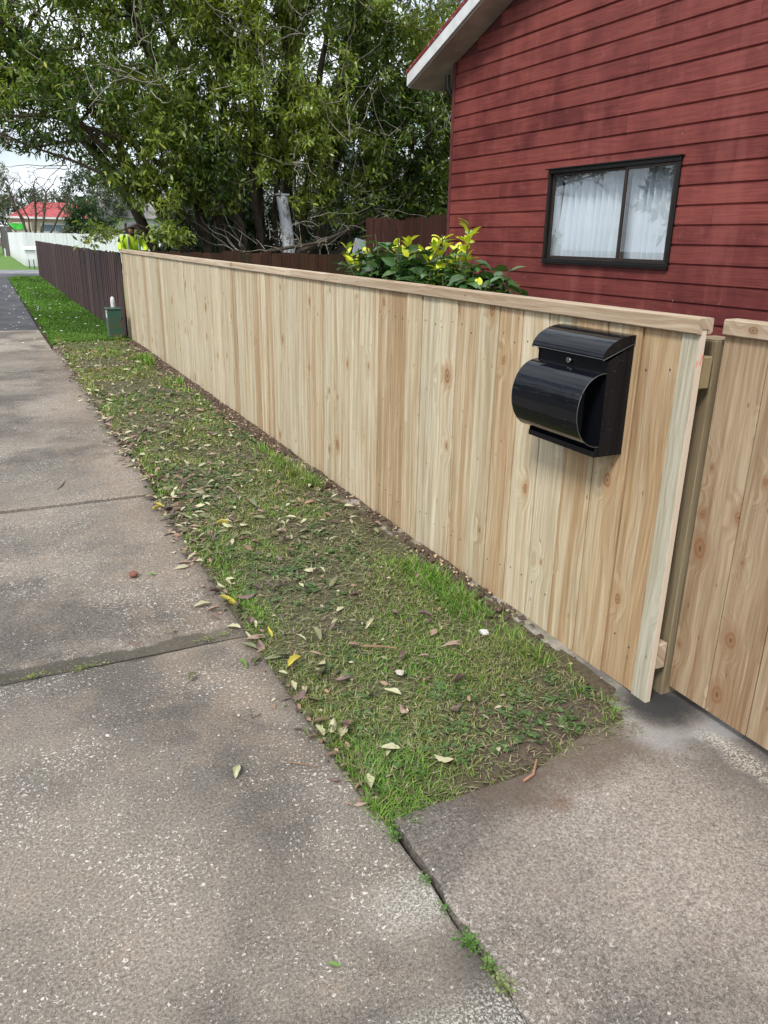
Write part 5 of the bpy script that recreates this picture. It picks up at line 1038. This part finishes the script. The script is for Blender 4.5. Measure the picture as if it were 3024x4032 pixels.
    a = rq.uniform(0, 6.28, N_); d = np.c_[np.cos(a), np.sin(a), rq.uniform(.05, .6, N_)]; P = np.c_[x, y, verge_h(x, y)+.008][idx]+rq.normal(size=(N_, 3))*[.006, .006, .003]
    V, F = scatter(LEAF*np.array([2.2, 1, 1]), LEAFF, P, frames(d, unit(np.array([[0, 0, 1.]])+rq.normal(size=(N_, 3))*.2)), rq.uniform(.010, .024, N_)*(1+.12*(P[:, 1]-1.5)))
    c = np.array([[.085, .145, .050]])*rq.uniform(.6, 1.6, (N_, 1)); o = link_mesh('ground_cover', npmesh('ground_cover', V, F, np.repeat(c, 6, 0)), M['grass']); tag(o, 'small round-leaved weeds and clover low in the verge', 'weeds', kind='stuff')
    # clippings: flattened dull cut grass
    n_ = 13000; x = rq.uniform(.70, 1.62, n_); y = 1.42+rq.random(n_)**1.2*6; a = rq.uniform(0, 6.28, n_); L_ = rq.uniform(.007, .024, n_)*(1+.12*(y-1.4)); P = np.c_[x, y, verge_h(x, y)+rq.uniform(.004, .016, n_)]; d = np.c_[np.cos(a), np.sin(a), rq.normal(size=n_)*.12]*L_[:, None]; s = np.c_[-np.sin(a), np.cos(a), a*0]*(.0010+.0005*y)[:, None]
    c = np.where(rq.random((n_, 1)) < .5, [[.16, .185, .075]], [[.27, .24, .14]])*rq.uniform(.5, 1.3, (n_, 1)); V = np.stack([P-d-s*.3, P+s, P+d, P-s], 1).reshape(-1, 3); k = np.arange(n_)*4
    o = link_mesh('clippings', npmesh('clippings', V, np.stack([k, k+1, k+2, k+3], 1), np.repeat(c, 4, 0)), M['dryleaf']); tag(o, 'dull dried cut grass lying over the verge', 'clippings', kind='stuff')
grass()

# ------------------------------------------------------------------ fallen leaves
def leaf_mesh(col, col2, curl, wd, seed, tipw=1.0):
    rq = np.random.default_rng(seed); ny, nx = 9, 5; V = []; C_ = []
    for i in range(ny):
        t = i/(ny-1); half = wd*(math.sin(math.pi*t**.85)**.8 if 0 < t < 1 else 0)*(1+.10*rq.normal())
        for j in range(nx):
            u = j/(nx-1)*2-1; z = curl*u*u*half*1.1+.10*math.sin(t*3.0+seed)*abs(curl)+.012*rq.normal()-abs(u)*.0
            V.append((u*half, t-.5, z)); m_ = np.clip(fbm(np.array([[u*1.5+seed, t*3.0]]), seed)[0]*2.4-.7, 0, 1); cc_ = np.array(col)*(1-m_)+np.array(col2)*m_
            if j == 2: cc_ = cc_*1.15
            C_.append(cc_)
    F = [(i*nx+j, i*nx+j+1, (i+1)*nx+j+1, (i+1)*nx+j) for i in range(ny-1) for j in range(nx-1)]
    n0 = len(V); st = [(0, -.5, 0), (.03, -.72, .03)]       # stalk
    V += [(-.012, -.49, 0), (.012, -.49, 0), (.04, -.70, .03), (.025, -.70, .03)]; C_ += [np.array(col2)*.7]*4; F.append((n0, n0+1, n0+2, n0+3))
    V = np.array(V); V[:, 2] -= V[:, 2].min()
    me = bpy.data.meshes.new('fallen_leaf'); me.from_pydata([tuple(v) for v in V], [], F); me.update(); me.polygons.foreach_set('use_smooth', np.ones(len(F), bool))
    a = me.color_attributes.new('Col', 'FLOAT_COLOR', 'POINT'); cc_ = np.ones((len(V), 4), np.float32); cc_[:, :3] = np.clip(np.array(C_), 0, 1); a.data.foreach_set('color', cc_.ravel()); me.materials.append(M['dryleaf'])
    return me
KINDS = {'pale': ((.46, .45, .29), (.34, .32, .19)), 'pink': ((.22, .135, .105), (.32, .24, .18)), 'dark': ((.10, .065, .06), (.20, .14, .12)), 'yellow': ((.50, .42, .07), (.34, .30, .06)), 'green': ((.10, .20, .04), (.16, .26, .06)), 'olive': ((.13, .15, .075), (.22, .20, .11))}
LM = {k: [leaf_mesh(a, b_, c_, w_, s_+hash_) for s_, (c_, w_) in enumerate([(.6, .17), (1.1, .15), (-.5, .18), (.9, .20)])] for hash_, (k, (a, b_)) in enumerate(KINDS.items())}
def gz(x, y):
    if x > .72 and y > 1.42 and x < 1.68: return float(verge_h(np.array([x]), np.array([y]))[0])+.018
    return .003
def fl(kind, x, y, size, rot, label, group=None, i=0, tilt=.0, z=None):
    o = bpy.data.objects.new('fallen_leaf', LM[kind][i % 4]); COL.objects.link(o); o.location = (x, y, gz(x, y) if z is None else z); hq = math.sin(x*91.7+y*57.3); o.scale = (size*(1+.30*hq), size*(1-.10*hq), size*(1+.5*math.sin(x*33+y*71)))
    o.rotation_euler = (tilt, tilt*.5, rot); return tag(o, label, 'leaf', group)
R_ = math.radians
fl('pale', .44, 1.76, .058, R_(-25), 'pale dry leaf lying alone on the bare concrete left of the grass tip', i=0)
fl('pink', .685, 1.505, .060, R_(62), 'pink edged cream leaf on the concrete at the tip of the grass', i=2)
fl('yellow', .70, 2.80, .085, R_(35), 'bright yellow leaf at the path edge of the grass, the farther one', i=1)
fl('yellow', .775, 2.21, .075, R_(-65), 'ragged bright yellow leaf at the path edge, the nearer one', i=3)
fl('green', .452, 1.09, .030, R_(50), 'small fresh green leaf on the concrete near the bottom of the photo', i=0)
fl('pale', .44, 2.64, .055, R_(-20), 'small pale leaf on the concrete just beyond the dark damp band', i=1)
fl('olive', .44, 2.29, .05, R_(-40), 'curled olive leaf on the concrete just nearer than the dark damp band', i=1)
fl('green', .615, 2.30, .05, R_(20), 'dark green leaf on the concrete beside the nearer yellow leaf', i=1)
fl('pale', .985, 1.885, .066, R_(30), 'large pale oval leaf flat on the trodden grass', i=3)
fl('pale', .85, 1.63, .062, R_(62), 'cream leaf in the lush grass near the tip of the verge', i=0)
fl('pale', .965, 1.53, .062, R_(35), 'pale leaf with a dark end beside bare soil near the verge tip', i=2)
fl('pink', .705, 1.71, .055, R_(100), 'crumpled pink brown leaf standing at the path edge near the tip', i=1, tilt=.5)
fl('pale', .715, 1.84, .06, R_(8), 'pale leaf tucked upright against the path edge of the grass', i=1, tilt=.35)
fl('pale', .725, 2.09, .062, R_(-8), 'broad cream leaf at the path edge below the nearer yellow leaf', i=3)
fl('pale', .60, 2.82, .075, R_(95), 'long cream leaf on the concrete beside the farther yellow leaf', i=0)
fl('pale', .66, 2.58, .075, R_(40), 'cream leaf at the end of the dark damp band', i=1)
fl('green', .47, 3.21, .045, R_(70), 'dark green leaf lying next to the red stone on the path', i=1)
LAB = {'pale': 'pale cream fallen leaf among others on the grass verge', 'pink': 'pinkish brown fallen leaf among others on the grass verge', 'dark': 'dark purple brown fallen leaf among others on the grass verge', 'olive': 'dull olive fallen leaf among others on the grass verge', 'yellow': 'small yellow fallen leaf among others on the grass verge'}
rq = random.Random(12); cnt_ = 0
while cnt_ < 270:
    y = 1.5+rq.random()**1.05*5.6; x = rq.gauss(1.0, .27) if rq.random() < .66 else rq.gauss(.72, .05)
    if not (.62 < x < 1.60) or (y < 1.75 and rq.random() < .6) or (x > 1.4 and rq.random() < .6): continue
    if x < .72 and y < 2.3 and rq.random() < .5: continue
    k = rq.choices(['pale', 'pink', 'dark', 'olive', 'yellow'], [24, 24, 26, 24, 2])[0]
    fl(k, x, y, rq.uniform(.034, .072)*(1+.04*y), rq.uniform(0, 6.28), LAB[k], 'fallen leaves on the grass verge', i=rq.randrange(4), tilt=rq.gauss(0, .22)); cnt_ += 1
def litter():
    rq = np.random.default_rng(17); n_ = 2600; x = np.where(rq.random(n_) < .3, rq.normal(.72, .05, n_), rq.uniform(.66, 1.62, n_)); y = 3.2+rq.random(n_)*8.5; a = rq.uniform(0, 6.28, n_)
    P = np.c_[x, y, np.where(x > .72, verge_h(x, y)+.018, .006)]; d = np.c_[np.cos(a), np.sin(a), rq.normal(size=n_)*.25]; S = rq.uniform(.025, .075, n_)
    pal = np.array([(.44, .41, .27), (.28, .17, .12), (.09, .06, .05), (.16, .16, .08)])[rq.integers(0, 4, n_)]*rq.uniform(.7, 1.3, (n_, 1))
    V, F = scatter(LEAF*np.array([1.1, 1, 1.6]), LEAFF, P, frames(d, unit(np.array([[0, 0, 1.]])+rq.normal(size=(n_, 3))*.35)), S)
    # many small fragments near
    m_ = 1300; x = np.where(rq.random(m_) < .35, rq.normal(.72, .035, m_), rq.uniform(.70, 1.6, m_)); y = 1.5+rq.random(m_)*5; a = rq.uniform(0, 6.28, m_); P2 = np.c_[x, y, np.where(x > .72, verge_h(x, y)+.014, .004)]; d = np.c_[np.cos(a), np.sin(a), rq.normal(size=m_)*.25]
    V2, F2 = scatter(LEAF*np.array([1.5, 1, 1.6]), LEAFF, P2, frames(d, unit(np.array([[0, 0, 1.]])+rq.normal(size=(m_, 3))*.35)), rq.uniform(.010, .032, m_)); pal2 = np.array([(.36, .33, .22), (.26, .16, .11), (.08, .06, .05), (.15, .15, .08)])[rq.integers(0, 4, m_)]*rq.uniform(.7, 1.3, (m_, 1))
    V_ = np.concatenate([V, V2]); F_ = np.concatenate([F[0], F2[0]+len(V)]); C_ = np.concatenate([np.repeat(pal, 6, 0), np.repeat(pal2, 6, 0)])
    tag(link_mesh('leaf_litter', npmesh('leaf_litter', V_, F_, C_), M['dryleaf']), 'broken brown and cream leaf fragments over the verge', 'leaf litter', kind='stuff')
    # white petals over the far lawn and asphalt
    n_ = 150; x = rq.normal(.72, .42, n_); y = rq.uniform(11.5, 26, n_); keep = (x > -.2) & (x < 1.6); x, y = x[keep], y[keep]; n_ = len(x); P = np.c_[x, y, np.where(x > .62, verge_h(x, y)+.04, .012)]; a = rq.uniform(0, 6.28, n_)
    V, F = scatter(LEAF*np.array([2, 1, 1]), LEAFF, P, frames(np.c_[np.cos(a), np.sin(a), a*0], np.tile([[0, 0, 1.]], (n_, 1))), rq.uniform(.035, .07, n_)); tag(link_mesh('petals', npmesh('petals', V, F, np.tile([[.8, .82, .8]], (len(V), 1))), M['dryleaf']), 'white petals scattered over the far lawn and asphalt path', 'petals', kind='stuff')
    # wood chips and crumbs of soil along the fence foot
    n_ = 6500; y = 1.55+rq.random(n_)*9.5; x = 1.715-np.abs(rq.normal(0, .055, n_))-.005; z = .018+rq.uniform(0, .006, n_); S = rq.uniform(.003, .010, n_)*(1+.05*y); dens = fbm(np.c_[y*1.5, y*0], 105); keep = rq.random(n_) < np.clip((dens-.36)*5, .12, 1)*np.clip((y-1.9)/1.0, .15, 1); x, y, z, S = x[keep], y[keep], z[keep], S[keep]; n_ = len(x)
    T = np.array([[-1, -.6, -.3], [1, -.6, -.3], [1, .6, -.3], [-1, .6, -.3], [-.6, -.4, .4], [.7, -.3, .3], [.6, .4, .45], [-.7, .3, .3]]); Fq = [np.array([[0, 1, 5, 4], [1, 2, 6, 5], [2, 3, 7, 6], [3, 0, 4, 7], [4, 5, 6, 7]])]
    chip = rq.random(n_) < .30; c = np.where(chip[:, None], [[.52, .40, .24]], [[.085, .055, .038]])*rq.uniform(.6, 1.3, (n_, 1)); S = np.where(chip, S*.7, S*1.3); V, F = scatter(T, Fq, np.c_[x, y, z], frames(unit(rq.normal(size=(n_, 3))*[1, 1, .3]), np.tile([[0, 0, 1.]], (n_, 1))), S)
    tag(link_mesh('wood_chips', npmesh('wood_chips', V, F, np.repeat(c, 8, 0)), M['dryleaf']), 'sawdust chips and soil crumbs along the foot of the pine fence', 'debris', kind='stuff')
litter()
# stones, sticks, weeds in the crack
def stone(name, x, y, s, col, label, seed, group=None):
    rq = np.random.default_rng(seed); import bmesh; bm = bmesh.new(); bmesh.ops.create_icosphere(bm, subdivisions=2, radius=1)
    for v in bm.verts: k = 1+.22*rq.normal()*.5; v.co = Vector((v.co.x*k*1.2, v.co.y*k*.85, v.co.z*k*.6))
    me = bpy.data.meshes.new(name); bm.to_mesh(me); bm.free(); o = link_mesh(name, me, plain(name+' stone', col, .8, var=.25, scale=60)); o.location = (x, y, gz(x, y)+s*.3); o.scale = (s,)*3; o.rotation_euler = (0, 0, rq.random()*6); return tag(o, label, 'stone', group)
stone('brick_chip', .40, 3.23, .022, (.20, .07, .05), 'small reddish brick chip on the footpath', 1)
stone('pebble', 1.48, 2.11, .017, (.55, .54, .52), 'white stone in the taller grass near the fence', 2)
stone('pebble', 1.06, 1.98, .014, (.52, .45, .40), 'pinkish white stone on the bare trodden patch', 3)
stone('pebble', .14, 2.08, .006, (.62, .60, .57), 'tiny white pebble on the path concrete, left side', 4)
stone('pebble', .52, 2.02, .005, (.58, .50, .42), 'tiny tan pebble on the path concrete', 5)
def stick(pts, r, label, col=(.25, .15, .09)):
    tag(MB().tube([(x, y, z+gz(x, y)) for x, y, z in pts], [r, r*.9, r*.6][:len(pts)] if len(pts) < 4 else list(np.linspace(r, r*.4, len(pts))), 6).build('stick', plain('stick bark', col, .8, var=.25)), label, 'stick')
stick([(.585, 1.735, .004), (.61, 1.715, .006), (.645, 1.685, .004)], .0022, 'thin curved brown twig on the concrete beside the verge tip')
stick([(1.135, 1.385, .01), (1.175, 1.395, .012), (1.215, 1.435, .01)], .004, 'reddish stick at the bare corner of the verge', (.33, .17, .11))
stick([(1.02, 2.19, .012), (1.075, 2.15, .014), (1.12, 2.12, .010)], .004, 'brown stick lying across the middle of the verge')
stick([(.585, 1.995, .004), (.55, 1.98, .006), (.56, 2.03, .004)], .0018, 'small dark dead sprig on the path concrete', (.10, .06, .04))
stick([(.20, 4.62, .004), (.23, 4.68, .01), (.26, 4.80, .004)], .005, 'bent dark twig on the far footpath slab', (.08, .06, .05))
stick([(.50, 2.03, .004), (.53, 1.98, .008), (.575, 1.93, .004)], .0015, 'thin grey twig on the concrete right of the dead sprig', (.14, .12, .11))
def crack_weed(x, y, n, s, label, seed, col=(.10, .20, .045), stems=True):
    rq = np.random.default_rng(seed); a = rq.uniform(0, 6.28, n); rad = np.abs(rq.normal(0, 1, n)); P = np.c_[x+np.cos(a)*rad*s[0], y+np.sin(a)*rad*s[1], .004+rq.uniform(0, .012, n)]; d = np.c_[np.cos(a), np.sin(a), rq.uniform(.1, .8, n)]
    V, F = scatter(LEAF*np.array([2.6, 1, 1]), LEAFF, P, frames(d, unit(np.array([[0, 0, 1.]])+rq.normal(size=(n, 3))*.3)), rq.uniform(.005, .010, n)); c = np.array([col])*rq.uniform(.6, 1.5, (n, 1))
    tag(link_mesh('weed', npmesh('weed', V, F, np.repeat(c, 6, 0)), M['grass']), label, 'weed')
crack_weed(.727, 1.015, 150, (.010, .016), 'bright green leafy weed in the lower part of the crack', 1)
crack_weed(.735, .95, 90, (.008, .02), 'low green weed tuft running down the crack at the bottom edge', 2, (.12, .19, .055))
crack_weed(.735, .90, 70, (.010, .02), 'yellowish moss-like weed at the bottom end of the crack', 6, (.20, .24, .10))
crack_weed(.722, 1.355, 60, (.010, .012), 'small green weed at the top of the crack just below the grass tip', 3)
crack_weed(.722, 1.20, 22, (.005, .010), 'tiny green seedling halfway along the crack', 4)
crack_weed(.722, 1.11, 26, (.006, .010), 'tiny green seedling just above the big crack weed', 5)
for q, (x, y, n_) in enumerate([(-.04, 2.51, 60), (.10, 2.50, 30), (.14, 2.51, 40), (.55, 2.53, 40), (.62, 2.54, 40)]):
    crack_weed(x, y, n_, (.030, .008), ['yellow green moss tuft at the left edge end of the damp band', 'small moss tuft in the damp joint, second from the left', 'larger moss tuft in the damp joint, third from the left', 'moss tuft in the joint close to the grass', 'moss tuft in the joint right at the grass edge'][q], 20+q, (.20, .24, .06))
